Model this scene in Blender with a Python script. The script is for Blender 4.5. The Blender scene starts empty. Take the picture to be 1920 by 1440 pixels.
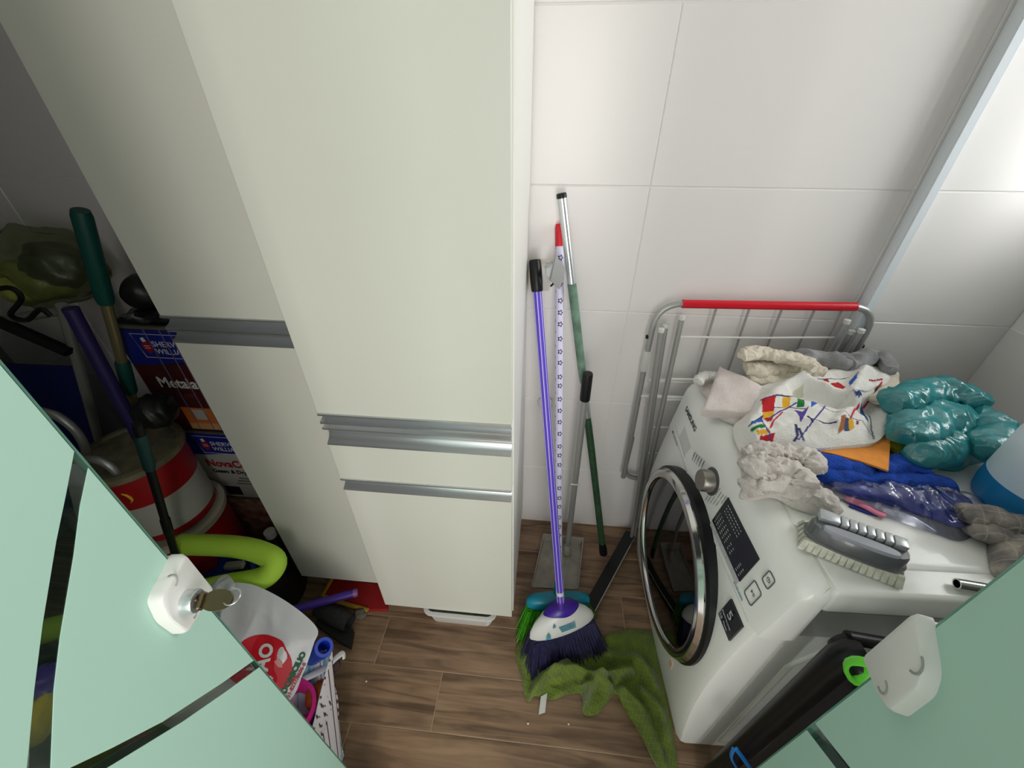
import bpy, bmesh, math, random
from mathutils import Vector, Matrix, noise
from mathutils.bvhtree import BVHTree
from mathutils.geometry import tessellate_polygon
S = bpy.context.scene
COL = S.collection
R = math.radians
noise.seed_set(11)
# ---------------------------------------------------------------- camera
cd = bpy.data.cameras.new('camera'); cam = bpy.data.objects.new('camera', cd); COL.objects.link(cam)
cam.location = (0, 0, 1.5); cam.rotation_euler = (R(90 - 34.83), 0, R(5.38))
cd.sensor_width = 36; cd.lens = 753.8 / 1920 * 36; cd.clip_start = .02
S.camera = cam
# ---------------------------------------------------------------- world, lamps, exposure
w = bpy.data.worlds.new('world'); S.world = w; w.use_nodes = True
w.node_tree.nodes['Background'].inputs[0].default_value = (1.0, .985, .955, 1)
w.node_tree.nodes['Background'].inputs[1].default_value = 1.15
def area(name, loc, rot, sx, sy, power, col):
    l = bpy.data.lights.new(name, 'AREA'); l.shape = 'RECTANGLE'; l.size = sx; l.size_y = sy; l.energy = power; l.color = col
    o = bpy.data.objects.new(name, l); COL.objects.link(o); o.location = loc; o.rotation_euler = rot
    return o
area('window_daylight', (1.60, .80, 1.74), (0, R(90), 0), 1.0, .54, 24, (1.0, .985, .99))      # daylight outside the window in the right wall
area('doorway_fill', (.45, -1.75, 1.35), (R(88), 0, R(18)), 1.1, 1.5, 40, (1.0, .985, .95))        # added fill light behind the camera, brightens the cupboard fronts through the doorway
S.view_settings.view_transform = 'Standard'; S.view_settings.look = 'None'; S.view_settings.gamma = 1
S.view_settings.use_curve_mapping = False; S.view_settings.exposure = 0.0
# ---------------------------------------------------------------- materials
def srgb(c):
    f = lambda v: v / 12.92 if v <= .04045 else ((v + .055) / 1.055) ** 2.4
    return tuple(f(v / 255) for v in c) + (1,)
def mat(name, c, rough=.5, metal=0, var=0, vscale=20, bump=0, bscale=60, coat=0, spec=.5, stretch=None, attr=None, c2=None, sheen=0):
    m = bpy.data.materials.new(name); m.use_nodes = True; t = m.node_tree; n = t.nodes; b = n['Principled BSDF']
    b.inputs['Base Color'].default_value = srgb(c); b.inputs['Roughness'].default_value = rough; b.inputs['Metallic'].default_value = metal
    b.inputs['Coat Weight'].default_value = coat; b.inputs['Specular IOR Level'].default_value = spec
    if sheen: b.inputs['Sheen Weight'].default_value = sheen; b.inputs['Sheen Roughness'].default_value = .5
    tc = n.new('ShaderNodeTexCoord'); mp = n.new('ShaderNodeMapping'); t.links.new(tc.outputs['Object'], mp.inputs[0])
    if stretch: mp.inputs['Scale'].default_value = stretch
    if attr:
        a = n.new('ShaderNodeVertexColor'); a.layer_name = attr; t.links.new(a.outputs[0], b.inputs['Base Color'])
    elif var or c2:
        nz = n.new('ShaderNodeTexNoise'); nz.inputs['Scale'].default_value = vscale; nz.inputs['Detail'].default_value = 5
        t.links.new(mp.outputs[0], nz.inputs['Vector'])
        r = n.new('ShaderNodeValToRGB'); r.color_ramp.elements[0].position = .3; r.color_ramp.elements[1].position = .7
        d = c2 if c2 else tuple(max(0, v * (1 - var)) for v in c)
        r.color_ramp.elements[0].color = srgb(d); r.color_ramp.elements[1].color = srgb(c)
        t.links.new(nz.outputs[0], r.inputs[0]); t.links.new(r.outputs[0], b.inputs['Base Color'])
    if bump:
        nb = n.new('ShaderNodeTexNoise'); nb.inputs['Scale'].default_value = bscale; nb.inputs['Detail'].default_value = 4
        t.links.new(mp.outputs[0], nb.inputs['Vector'])
        bp = n.new('ShaderNodeBump'); bp.inputs['Strength'].default_value = bump; bp.inputs['Distance'].default_value = .004
        t.links.new(nb.outputs[0], bp.inputs['Height']); t.links.new(bp.outputs[0], b.inputs['Normal'])
    return m
def sheer(name, c, trans=.5, transp=0, rough=.4, gloss=.08, bump=0, bscale=30):
    # diffuse + translucent (+ see-through) + gloss: frosted glass, thin plastic, film
    m = bpy.data.materials.new(name); m.use_nodes = True; t = m.node_tree; n = t.nodes
    for x in list(n): n.remove(x)
    o = n.new('ShaderNodeOutputMaterial'); d = n.new('ShaderNodeBsdfDiffuse'); tr = n.new('ShaderNodeBsdfTranslucent')
    tp = n.new('ShaderNodeBsdfTransparent'); g = n.new('ShaderNodeBsdfGlossy'); g.inputs['Roughness'].default_value = rough
    d.inputs[0].default_value = srgb(c); tr.inputs[0].default_value = srgb(c); tp.inputs[0].default_value = srgb(tuple(min(255, v * .3 + 178) for v in c))
    def mix(a, b, f):
        x = n.new('ShaderNodeMixShader'); x.inputs[0].default_value = f; t.links.new(a.outputs[0], x.inputs[1]); t.links.new(b.outputs[0], x.inputs[2]); return x
    x = mix(mix(mix(d, tr, trans), tp, transp), g, gloss)
    if bump:
        nb = n.new('ShaderNodeTexNoise'); nb.inputs['Scale'].default_value = bscale; nb.inputs['Detail'].default_value = 6
        tc = n.new('ShaderNodeTexCoord'); t.links.new(tc.outputs['Object'], nb.inputs['Vector'])
        bp = n.new('ShaderNodeBump'); bp.inputs['Strength'].default_value = bump; bp.inputs['Distance'].default_value = .01
        t.links.new(nb.outputs[0], bp.inputs['Height'])
        for q in (d, tr, g): t.links.new(bp.outputs[0], q.inputs['Normal'])
    t.links.new(x.outputs[0], o.inputs[0]); return m
def clear(name, tint, gloss=.06, rough=.03):
    m = bpy.data.materials.new(name); m.use_nodes = True; t = m.node_tree; n = t.nodes
    for x in list(n): n.remove(x)
    o = n.new('ShaderNodeOutputMaterial'); tp = n.new('ShaderNodeBsdfTransparent'); tp.inputs[0].default_value = srgb(tint)
    g = n.new('ShaderNodeBsdfGlossy'); g.inputs['Roughness'].default_value = rough
    x = n.new('ShaderNodeMixShader'); fr = n.new('ShaderNodeLayerWeight'); fr.inputs[0].default_value = .25
    mu = n.new('ShaderNodeMath'); mu.operation = 'MULTIPLY_ADD'; mu.inputs[1].default_value = .5; mu.inputs[2].default_value = gloss
    t.links.new(fr.outputs['Fresnel'], mu.inputs[0]); t.links.new(mu.outputs[0], x.inputs[0])
    t.links.new(tp.outputs[0], x.inputs[1]); t.links.new(g.outputs[0], x.inputs[2]); t.links.new(x.outputs[0], o.inputs[0]); return m
def wood():
    m = mat('wood_look_tile', (133, 105, 82), .42); t = m.node_tree; n = t.nodes; b = n['Principled BSDF']
    tc = n.new('ShaderNodeTexCoord'); oi = n.new('ShaderNodeObjectInfo'); va = n.new('ShaderNodeVectorMath'); va.operation = 'ADD'
    sc = n.new('ShaderNodeVectorMath'); sc.operation = 'SCALE'; sc.inputs['Scale'].default_value = 37
    cb = n.new('ShaderNodeCombineXYZ'); t.links.new(oi.outputs['Random'], cb.inputs[0]); t.links.new(oi.outputs['Random'], cb.inputs[1])
    t.links.new(cb.outputs[0], sc.inputs[0]); t.links.new(tc.outputs['Object'], va.inputs[0]); t.links.new(sc.outputs[0], va.inputs[1])
    mp = n.new('ShaderNodeMapping'); mp.inputs['Scale'].default_value = (2.2, 26, 26); t.links.new(va.outputs[0], mp.inputs[0])
    n1 = n.new('ShaderNodeTexNoise'); n1.inputs['Scale'].default_value = 1.6; n1.inputs['Detail'].default_value = 8; n1.inputs['Distortion'].default_value = .9
    t.links.new(mp.outputs[0], n1.inputs['Vector'])
    mp2 = n.new('ShaderNodeMapping'); mp2.inputs['Scale'].default_value = (5, 11, 11); t.links.new(va.outputs[0], mp2.inputs[0])
    n2 = n.new('ShaderNodeTexNoise'); n2.inputs['Scale'].default_value = 1; n2.inputs['Detail'].default_value = 3; t.links.new(mp2.outputs[0], n2.inputs['Vector'])
    r = n.new('ShaderNodeValToRGB'); e = r.color_ramp.elements
    e[0].position = .32; e[0].color = srgb((100, 76, 58)); e[1].position = .68; e[1].color = srgb((158, 128, 101))
    x = e.new(.5); x.color = srgb((136, 108, 83)); t.links.new(n1.outputs[0], r.inputs[0])
    r2 = n.new('ShaderNodeValToRGB'); r2.color_ramp.elements[0].position = .25; r2.color_ramp.elements[0].color = (.42, .4, .38, 1); r2.color_ramp.elements[1].position = .5; r2.color_ramp.elements[1].color = (1, 1, 1, 1)
    t.links.new(n2.outputs[0], r2.inputs[0])
    mx = n.new('ShaderNodeMix'); mx.data_type = 'RGBA'; mx.blend_type = 'MULTIPLY'; mx.inputs[0].default_value = .8
    t.links.new(r.outputs[0], mx.inputs[6]); t.links.new(r2.outputs[0], mx.inputs[7]); t.links.new(mx.outputs[2], b.inputs['Base Color'])
    bp = n.new('ShaderNodeBump'); bp.inputs['Strength'].default_value = .25; bp.inputs['Distance'].default_value = .002
    t.links.new(n1.outputs[0], bp.inputs['Height']); t.links.new(bp.outputs[0], b.inputs['Normal']); return m
M = dict(
 tile=mat('white_wall_tile', (234, 230, 228), .3, bump=.05, bscale=14), grout=mat('grout', (238, 236, 233), .8), floorgrout=mat('floor_grout', (176, 150, 120), .8),
 wood=wood(), paint=mat('wall_paint', (132, 130, 124), .8), ceil=mat('ceiling_paint', (235, 235, 232), .9),
 cab=mat('cabinet_laminate', (209, 210, 198), .32, var=.02, vscale=3, spec=.4), cabw=mat('cabinet_side', (236, 234, 228), .45), gap=mat('dark_gap', (60, 58, 55), .8),
 alu=mat('brushed_aluminium', (214, 218, 220), .28, .85), chrome=mat('chrome', (205, 205, 200), .12, 1), steel=mat('grey_tube', (176, 176, 174), .35, .6),
 duct=mat('white_duct', (224, 230, 236), .35), white=mat('white_plastic', (218, 217, 213), .35), cream=mat('cream_plastic', (226, 221, 206), .4),
 black=mat('black_plastic', (15, 16, 18), .4, spec=.35), soft=mat('black_rubber', (20, 20, 20), .7), dgrey=mat('dark_grey_panel', (74, 74, 76), .4),
 film=sheer('frosted_mint_film', (190, 226, 211), .2, 0, .35, .05), glass=clear('clear_glass', (250, 252, 251)), edge=sheer('green_glass_edge', (120, 178, 158), .5, .1, .1, .15),
 red=mat('red_plastic', (205, 16, 38), .3), purple=mat('purple_plastic', (92, 66, 196), .35), dpurple=mat('dark_purple', (74, 44, 150), .4), ddpurple=mat('deep_purple', (46, 34, 96), .5), violet=mat('violet_cap', (66, 34, 150), .35),
 washer=mat('washer_enamel', (236, 237, 232), .28, coat=.2), washer2=mat('washer_side', (224, 225, 216), .35), seam=mat('washer_seam', (150, 150, 146), .6),
 disp=mat('display_black', (30, 32, 36), .2), ink=mat('grey_ink', (88, 90, 92), .6), lite=mat('pale_ink', (190, 195, 198), .6), teal_ink=mat('teal_ink', (60, 150, 170), .6),
 navy=mat('navy_bristle', (44, 42, 88), .75, var=.4, vscale=90), teal=mat('teal_plastic', (16, 134, 158), .35), lime=mat('lime_bristle', (74, 190, 22), .5, var=.35, vscale=80),
 gcloth=mat('olive_cloth', (104, 124, 34), .9, var=.25, vscale=30, bump=.4, bscale=220, sheen=.3), pan=mat('grey_dustpan', (178, 172, 160), .5, var=.15, vscale=25),
 greenpeel=mat('green_peeling_film', (116, 152, 130), .55, var=.3, vscale=30), dgreen=mat('dark_green_film', (42, 84, 52), .55, var=.35, vscale=40),
 lav=mat('lavender_white', (218, 214, 238), .4), flower=mat('flower_ink', (66, 52, 90), .6), lpurple=mat('white_stripe_paint', (214, 206, 250), .4),
 terry=mat('white_terry', (236, 234, 228), .95, var=.05, vscale=60, bump=.8, bscale=420, sheen=.3), terryp=mat('towel_print', (236, 234, 228), .95, bump=.8, bscale=420, attr='print'),
 pink=mat('pinkish_terry', (226, 214, 210), .95, var=.06, vscale=40, bump=.7, bscale=320, sheen=.3), creamt=mat('cream_towel', (226, 216, 196), .95, var=.07, vscale=60, bump=.8, bscale=260, sheen=.3),
 rag=mat('greyish_white_rag', (220, 212, 206), .95, var=.1, vscale=40, bump=.7, bscale=200), greyc=mat('grey_cloth', (158, 158, 160), .95, var=.3, vscale=25, bump=.5, bscale=200),
 orange=mat('orange_cloth', (240, 152, 62), .9, var=.08, vscale=50, bump=.3, bscale=200), blue=mat('royal_blue_fuzz', (14, 76, 190), .95, var=.3, vscale=60, bump=.9, bscale=200),
 tealbag=sheer('teal_bag_film', (62, 162, 168), .35, .06, .2, .11, .5, 40), bluebag=mat('blue_sachet', (30, 56, 172), .3, var=.3, vscale=12), clearbag=clear('clear_sleeve', (244, 244, 250), .09, .08),
 magenta=mat('pink_print', (230, 130, 160), .5), yellow=mat('yellow_sponge', (206, 188, 30), .85, bump=.5, bscale=200), sock=mat('grey_plaid', (168, 160, 150), .95, c2=(92, 90, 96), vscale=34, bump=.5, bscale=180),
 jug=sheer('milky_jug', (238, 244, 245), .72, .16, .2, .06), liq=sheer('blue_liquid', (58, 170, 222), .6, 0, .2, .1),
 brushg=mat('brush_grey', (92, 96, 98), .25, coat=.3), brushs=mat('brush_silver', (176, 180, 182), .3, .3), bristle=mat('pale_bristle', (222, 222, 204), .7, var=.2, vscale=60), brushp=mat('brush_grip', (152, 154, 164), .25),
 can=mat('tin', (150, 146, 130), .35, .7), cblue=mat('label_blue', (24, 36, 132), .4), cbrown=mat('label_brown', (74, 26, 26), .4), corange=mat('label_orange', (204, 108, 44), .5), cwhite=mat('label_white', (180, 178, 170), .45),
 cred=mat('label_red', (164, 16, 26), .4), txtw=mat('white_ink', (226, 226, 222), .5), txtb=mat('black_ink', (26, 26, 30), .5), rustred=mat('dusty_red', (150, 24, 26), .6, c2=(200, 170, 150), vscale=22),
 noodle=mat('lime_foam', (178, 220, 68), .7, bump=.15, bscale=90), darkbag=mat('dark_bag', (24, 24, 26), .4, bump=.6, bscale=30), dblue=mat('blue_panel', (22, 38, 128), .6), bbasin=mat('blue_basin', (18, 76, 168), .4),
 wbag=sheer('white_bag_film', (236, 236, 238), .25, 0, .3, .06, .35, 14), knot=sheer('sheer_knot', (226, 228, 230), .3, .45, .3, .08), bagred=mat('bag_red_ink', (204, 18, 38), .5), baggreen=mat('bag_green_ink', (40, 96, 70), .6), bagpink=mat('bag_red_text', (190, 70, 84), .6),
 gbag=sheer('greenish_clear_bag', (150, 160, 116), .3, .78, .3, .03, .6, 22), ygreen=mat('yellow_green_stuff', (196, 198, 90), .8, c2=(120, 128, 60), vscale=18), dgreenp=mat('dark_teal_grip', (8, 76, 68), .5), gold=mat('brass_pole', (170, 160, 118), .3, .7),
 matred=mat('red_mat', (150, 14, 16), .8), matyel=mat('yellow_trim', (178, 140, 40), .8), mesh=mat('black_mesh', (70, 68, 66), .8, c2=(30, 30, 30), vscale=260), tote=mat('tote_print', (220, 216, 220), .8, attr='print'), bowl=mat('magenta_plastic', (214, 40, 140), .35), tubeb=mat('blue_tube', (22, 62, 190), .35),
 brown=mat('brown_fabric', (84, 58, 62), .9, var=.4, vscale=40), rust=mat('rust_orange', (190, 84, 24), .7, var=.3, vscale=30), strap=mat('white_strap', (222, 220, 224), .6), greeny=mat('lime_plastic', (110, 220, 60), .4), keym=mat('key_brass', (104, 88, 66), .3, .85), outside=mat('window_frame_white', (230, 232, 234), .4))
# ---------------------------------------------------------------- builders
class B:
    def __init__(s): s.b = bmesh.new()
    def add(s, vs, fs):
        v = [s.b.verts.new(p) for p in vs]
        for f in fs:
            try: s.b.faces.new([v[i] for i in f])
            except ValueError: pass
        return v
    def box(s, lo, hi, bev=0, seg=2):
        x0, y0, z0 = lo; x1, y1, z1 = hi
        v = s.add([(x0, y0, z0), (x1, y0, z0), (x1, y1, z0), (x0, y1, z0), (x0, y0, z1), (x1, y0, z1), (x1, y1, z1), (x0, y1, z1)],
                  [(3, 2, 1, 0), (4, 5, 6, 7), (0, 1, 5, 4), (1, 2, 6, 5), (2, 3, 7, 6), (3, 0, 4, 7)])
        if bev:
            es = list({e for q in v for e in q.link_edges}); bmesh.ops.bevel(s.b, geom=es, offset=bev, segments=seg, profile=.5, affect='EDGES')
        return s
    def sweep(s, path, rad, n=12, cap=True, flat=1, closed=False, up=None, nz=None, cr=None):
        # path of points, rad a number or a list; flat squashes the section along its second axis
        P = [Vector(p) for p in path]; k = len(P); rings = []
        prev = None
        for i, p in enumerate(P):
            a = P[(i - 1) % k] if (closed or i) else P[0]; c = P[(i + 1) % k] if (closed or i < k - 1) else P[-1]
            t = (c - a).normalized()
            if prev is None:
                u = Vector(up) if up else Vector((0, 0, 1))
                if abs(t.dot(u)) > .95: u = Vector((1, .2, 0))
            else: u = prev
            u = (u - t * u.dot(t)).normalized(); prev = u; v = t.cross(u)
            r = rad[i] if isinstance(rad, (list, tuple)) else rad
            rg = []
            for j in range(n):
                an = 2 * math.pi * j / n; q = p + v * (r * math.cos(an)) + u * (r * flat * math.sin(an))
                if nz: q = q + noise.noise_vector(q * nz[1] + Vector((nz[2], 0, 0))) * nz[0]
                if cr:
                    d = q - p; w_ = q * cr[1] + Vector((cr[2], 0, cr[2])); w_ = w_ + noise.noise_vector(w_ * .5) * .8
                    q = q + d.normalized() * cr[0] * (.65 * (1 - 3 * abs(noise.noise(w_))) + .35 * (1 - 3 * abs(noise.noise(w_ * 2.4))))
                rg.append(s.b.verts.new(q))
            rings.append(rg)
        m = k if closed else k - 1
        for i in range(m):
            a, c = rings[i], rings[(i + 1) % k]
            for j in range(n): s.b.faces.new((a[j], a[(j + 1) % n], c[(j + 1) % n], c[j]))
        if cap and not closed: s.b.faces.new(list(reversed(rings[0]))); s.b.faces.new(rings[-1])
        return s
    def tube(s, a, b, r, r2=None, n=14):
        return s.sweep([a, b], [r, r if r2 is None else r2], n)
    def lathe(s, prof, org=(0, 0, 0), n=32, axis=None):
        # prof: (radius, height) pairs around z, or around the given axis
        o = Vector(org); q = Vector((0, 0, 1)).rotation_difference(Vector(axis).normalized()) if axis else None
        rings = []
        for r, h in prof:
            rg = []
            for j in range(n):
                an = 2 * math.pi * j / n; p = Vector((r * math.cos(an), r * math.sin(an), h))
                if q: p = q @ p
                rg.append(s.b.verts.new(o + p))
            rings.append(rg)
        for a, c in zip(rings, rings[1:]):
            for j in range(n): s.b.faces.new((a[j], a[(j + 1) % n], c[(j + 1) % n], c[j]))
        if prof[0][0] > 1e-6: s.b.faces.new(list(reversed(rings[0])))
        if prof[-1][0] > 1e-6: s.b.faces.new(rings[-1])
        bmesh.ops.remove_doubles(s.b, verts=s.b.verts, dist=1e-6)
        return s
    def prism(s, pts, d):
        # polygon (3D points) extruded along vector d
        n = len(pts); d = Vector(d); P = [Vector(p) for p in pts]
        vs = [p for p in P] + [p + d for p in P]; tri = tessellate_polygon([P])
        fs = [tuple(reversed(t)) for t in tri] + [tuple(i + n for i in t) for t in tri] + [(i, (i + 1) % n, (i + 1) % n + n, i + n) for i in range(n)]
        s.add(vs, fs); bmesh.ops.recalc_face_normals(s.b, faces=s.b.faces); return s
    def xform(s, m):
        bmesh.ops.transform(s.b, matrix=m, verts=s.b.verts); return s
WL = {}
def link(o, parent=None, local=False):
    COL.objects.link(o)
    if parent is not None:
        o.parent = parent
    return o
def obj(name, b, m, parent=None, local=False, ang=35, kind=None, flat=False):
    bm = b.b if isinstance(b, B) else b
    me = bpy.data.meshes.new(name)
    off = Vector((0, 0, 0))
    if parent is not None and not local: off = WL.get(parent.name, Vector((0, 0, 0)))
    c = Vector((0, 0, 0))
    if parent is None and not local and bm.verts:          # origin at the base of a thing that is one mesh
        xs = [v.co for v in bm.verts]; c = Vector((sum(v.x for v in xs) / len(xs), sum(v.y for v in xs) / len(xs), min(v.z for v in xs)))
    if (off + c).length: bmesh.ops.translate(bm, vec=-(off + c), verts=bm.verts)
    bmesh.ops.recalc_face_normals(bm, faces=bm.faces) if not flat else None
    bm.to_mesh(me); bm.free()
    if not flat:
        me.shade_smooth(); me.set_sharp_from_angle(angle=R(ang))
    for x in (m if isinstance(m, (list, tuple)) else [m]): me.materials.append(x)
    o = bpy.data.objects.new(name, me); o.location = c; link(o, parent)
    WL[o.name] = off + c if not local else Vector((0, 0, 0))
    if kind: o['kind'] = kind
    return o
def thing(name, label, cat, loc=(0, 0, 0), group=None, rotz=0):
    o = bpy.data.objects.new(name, None); o.empty_display_size = .05; COL.objects.link(o); o.location = loc; o.rotation_euler = (0, 0, rotz)
    WL[o.name] = Vector(loc); o['label'] = label; o['category'] = cat
    if group: o['group'] = group
    return o
def tag(o, label, cat, group=None):
    o['label'] = label; o['category'] = cat
    if group: o['group'] = group
    return o
def text(s, size, org, right, up, m, parent, name='lettering', local=False, target=None, lift=.0006, bold=0, align='LEFT', shear=0, sx=1):
    cu = bpy.data.curves.new('t', 'FONT'); cu.body = s; cu.size = size; cu.align_x = align; cu.offset = bold; cu.shear = shear; cu.resolution_u = 3
    if target is None: cu.extrude = .0003
    to = bpy.data.objects.new('t', cu); COL.objects.link(to)
    dg = bpy.context.evaluated_depsgraph_get(); me = bpy.data.meshes.new_from_object(to.evaluated_get(dg))
    bpy.data.objects.remove(to); bpy.data.curves.remove(cu)
    r = Vector(right).normalized(); u = Vector(up); u = (u - r * u.dot(r)).normalized(); n = r.cross(u)
    bm = bmesh.new(); bm.from_mesh(me); bpy.data.meshes.remove(me)
    o = Vector(org)
    for v in bm.verts: v.co = o + r * (v.co.x * sx) + u * v.co.y + n * (v.co.z + lift)
    if target is not None: drape(bm, target, n)
    return obj(name, bm, m, parent, local, flat=True)
def drape(bm, bvh, n, lift=.0012):
    for v in bm.verts:
        h = bvh.ray_cast(v.co + n * .3, -n)
        if h[0] is not None: v.co = h[0] + n * lift
def decal(pts, m, parent, target, n, name='print', lift=.001, cuts=2):
    bm = bmesh.new(); P = [Vector(p) for p in pts]; vs = [bm.verts.new(p) for p in P]
    for t in tessellate_polygon([P]): bm.faces.new([vs[i] for i in t])
    if cuts: bmesh.ops.subdivide_edges(bm, edges=bm.edges, cuts=cuts, use_grid_fill=True)
    drape(bm, target, Vector(n), lift)
    return obj(name, bm, m, parent, flat=True)
def smooth_loop(pts, n):
    # closed Catmull-Rom through the points, n samples evenly by length
    P = [Vector(p) for p in pts]; k = len(P); out = []
    for i in range(k):
        a, b, c, d = P[i - 1], P[i], P[(i + 1) % k], P[(i + 2) % k]
        for j in range(24):
            t = j / 24; out.append(.5 * ((2 * b) + (c - a) * t + (2 * a - 5 * b + 4 * c - d) * t * t + (3 * b - a - 3 * c + d) * t ** 3))
    L = [0]
    for i in range(len(out)): L.append(L[-1] + (out[(i + 1) % len(out)] - out[i]).length)
    res = []; j = 0
    for i in range(n):
        s = L[-1] * i / n
        while L[j + 1] < s: j += 1
        f = (s - L[j]) / max(1e-9, L[j + 1] - L[j]); res.append(out[j].lerp(out[(j + 1) % len(out)], f))
    return res
def smooth_path(pts, n):
    P = [Vector(p) for p in pts]; P = [P[0]] + P + [P[-1]]; out = []
    k = len(P) - 3
    for i in range(n):
        s = k * i / (n - 1); q = min(int(s), k - 1); t = s - q; a, b, c, d = P[q:q + 4]
        out.append(.5 * ((2 * b) + (c - a) * t + (2 * a - 5 * b + 4 * c - d) * t * t + (3 * b - a - 3 * c + d) * t ** 3))
    return out
def seg_d(p, a, b):
    d = b - a; t = max(0, min(1, (p - a).dot(d) / max(1e-12, d.length_squared))); return (p - a - d * t).length, t
def ridge_h(p, ridges):
    h = 0
    for pts, ht, wd in ridges:
        dm = min(seg_d(p, pts[i], pts[i + 1])[0] for i in range(len(pts) - 1))
        h += ht * math.exp(-(dm / wd) ** 2)
    return h
def crumple(outline, z0, h, p=2.4, amp=.01, sc=14, seed=0, ridges=(), nr=26, nt=110, edge=.006, side=.004, aniso=(1, 1), center=None, hfun=None):
    # a heap of cloth or film: outline on the ground, domed, folded by ridged noise, closed below
    keepz = isinstance(edge, str)
    L3 = smooth_loop([(q[0], q[1], q[2] if keepz else 0) for q in outline], nt); L = [Vector((q.x, q.y, 0)) for q in L3]; zb = [q.z - z0 for q in L3]
    if keepz: edge = .004
    c = Vector((center[0], center[1], 0)) if center else sum(L, Vector()) / nt
    rd = [([Vector((a[0], a[1], 0)) for a in pts], ht, wd) for pts, ht, wd in ridges]
    b = B(); rows = []; sv = Vector((seed * 3.7, seed * 1.3, seed * 2.1))
    for i in range(nr + 1):
        f = 1 - (i / nr) ** 1.0; row = []
        for j in range(nt):
            q = c.lerp(L[j], 1 - f) if i else c.copy()
            rr = 1 - f
            pr = max(0, 1 - rr ** p)
            w = Vector((q.x * aniso[0], q.y * aniso[1], 0)) * sc + sv
            w = w + noise.noise_vector(w * .5) * .6
            fold = (1 - 2 * abs(noise.noise(w))) * .7 + (1 - 2 * abs(noise.noise(w * 2.3))) * .3
            z = (h * pr + zb[j] * (1 - pr) if keepz else edge + h * pr) + (amp * fold + ridge_h(q, rd)) * min(1, (1 - rr) * 5 + .15)
            if hfun: z = hfun(q, rr, z)
            d = noise.noise_vector(w * 1.1 + Vector((9, 9, 9))) * (side * min(1, rr * 3))
            row.append(b.b.verts.new((q.x + d.x, q.y + d.y, z0 + max(.001, z)))) if i else None
            if i == 0: row = [b.b.verts.new((q.x, q.y, z0 + max(.001, z)))]; break
        rows.append(row)
    low = [b.b.verts.new((v.co.x * .985 + c.x * .015, v.co.y * .985 + c.y * .015, z0)) for v in rows[-1]]
    for j in range(nt): b.b.faces.new((rows[0][0], rows[1][j], rows[1][(j + 1) % nt]))
    for a, d in zip(rows[1:], rows[2:] + [low]):
        for j in range(nt): b.b.faces.new((a[j], d[j], d[(j + 1) % nt], a[(j + 1) % nt]))
    b.b.faces.new(low)
    return b
def sausage(path, r, flat=.6, n=18, m=26, nz=(.006, 30, 0), taper=.25, up=None, cr=None):
    P = smooth_path(path, m); rs = [r * (taper + (1 - taper) * min(1, math.sin(math.pi * min(max(i / (m - 1), .02), .98)) * 2.2) ** .6) for i in range(m)]
    return B().sweep(P, rs, n, flat=flat, nz=nz, up=up, cr=cr)
def inpoly(x, y, P):
    r = False; j = len(P) - 1
    for i in range(len(P)):
        if (P[i][1] > y) != (P[j][1] > y) and x < (P[j][0] - P[i][0]) * (y - P[i][1]) / (P[j][1] - P[i][1]) + P[i][0]: r = not r
        j = i
    return r
def strip(pts, w, n=(0, 0, 1)):
    # flat ribbon polygon along a polyline in the plane with normal n
    P = [Vector(p) for p in pts]; n = Vector(n); l, r = [], []
    for i, p in enumerate(P):
        t = (P[min(i + 1, len(P) - 1)] - P[max(i - 1, 0)]).normalized(); s = n.cross(t).normalized() * w / 2; l.append(p + s); r.append(p - s)
    return l + r[::-1]
def bvh_of(b):
    return BVHTree.FromBMesh(b.b)
def gridlines(m, scale, c, f=.5):
    # a woven grid of paler lines mixed over a material's colour
    t = m.node_tree; n = t.nodes; b = n['Principled BSDF']; src = b.inputs['Base Color'].links[0].from_socket
    tc = n.new('ShaderNodeTexCoord'); mp = n.new('ShaderNodeMapping'); mp.inputs['Rotation'].default_value = (0, 0, .35); t.links.new(tc.outputs['Object'], mp.inputs[0])
    br = n.new('ShaderNodeTexBrick'); br.offset = 0; br.inputs['Scale'].default_value = scale; br.inputs['Mortar Size'].default_value = .06; br.inputs['Mortar Smooth'].default_value = .6; br.inputs['Brick Width'].default_value = 1; br.inputs['Row Height'].default_value = 1
    br.inputs['Color1'].default_value = br.inputs['Color2'].default_value = (0, 0, 0, 1); br.inputs['Mortar'].default_value = (1, 1, 1, 1)
    t.links.new(mp.outputs[0], br.inputs['Vector']); mx = n.new('ShaderNodeMix'); mx.data_type = 'RGBA'; mu = n.new('ShaderNodeMath'); mu.operation = 'MULTIPLY'; mu.inputs[1].default_value = f
    t.links.new(br.outputs[0], mu.inputs[0]); t.links.new(mu.outputs[0], mx.inputs[0]); t.links.new(src, mx.inputs[6]); mx.inputs[7].default_value = srgb(c); t.links.new(mx.outputs[2], b.inputs['Base Color'])
gridlines(M['gcloth'], 105, (150, 170, 74), .32); gridlines(M['sock'], 45, (206, 198, 176), .3)
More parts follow.
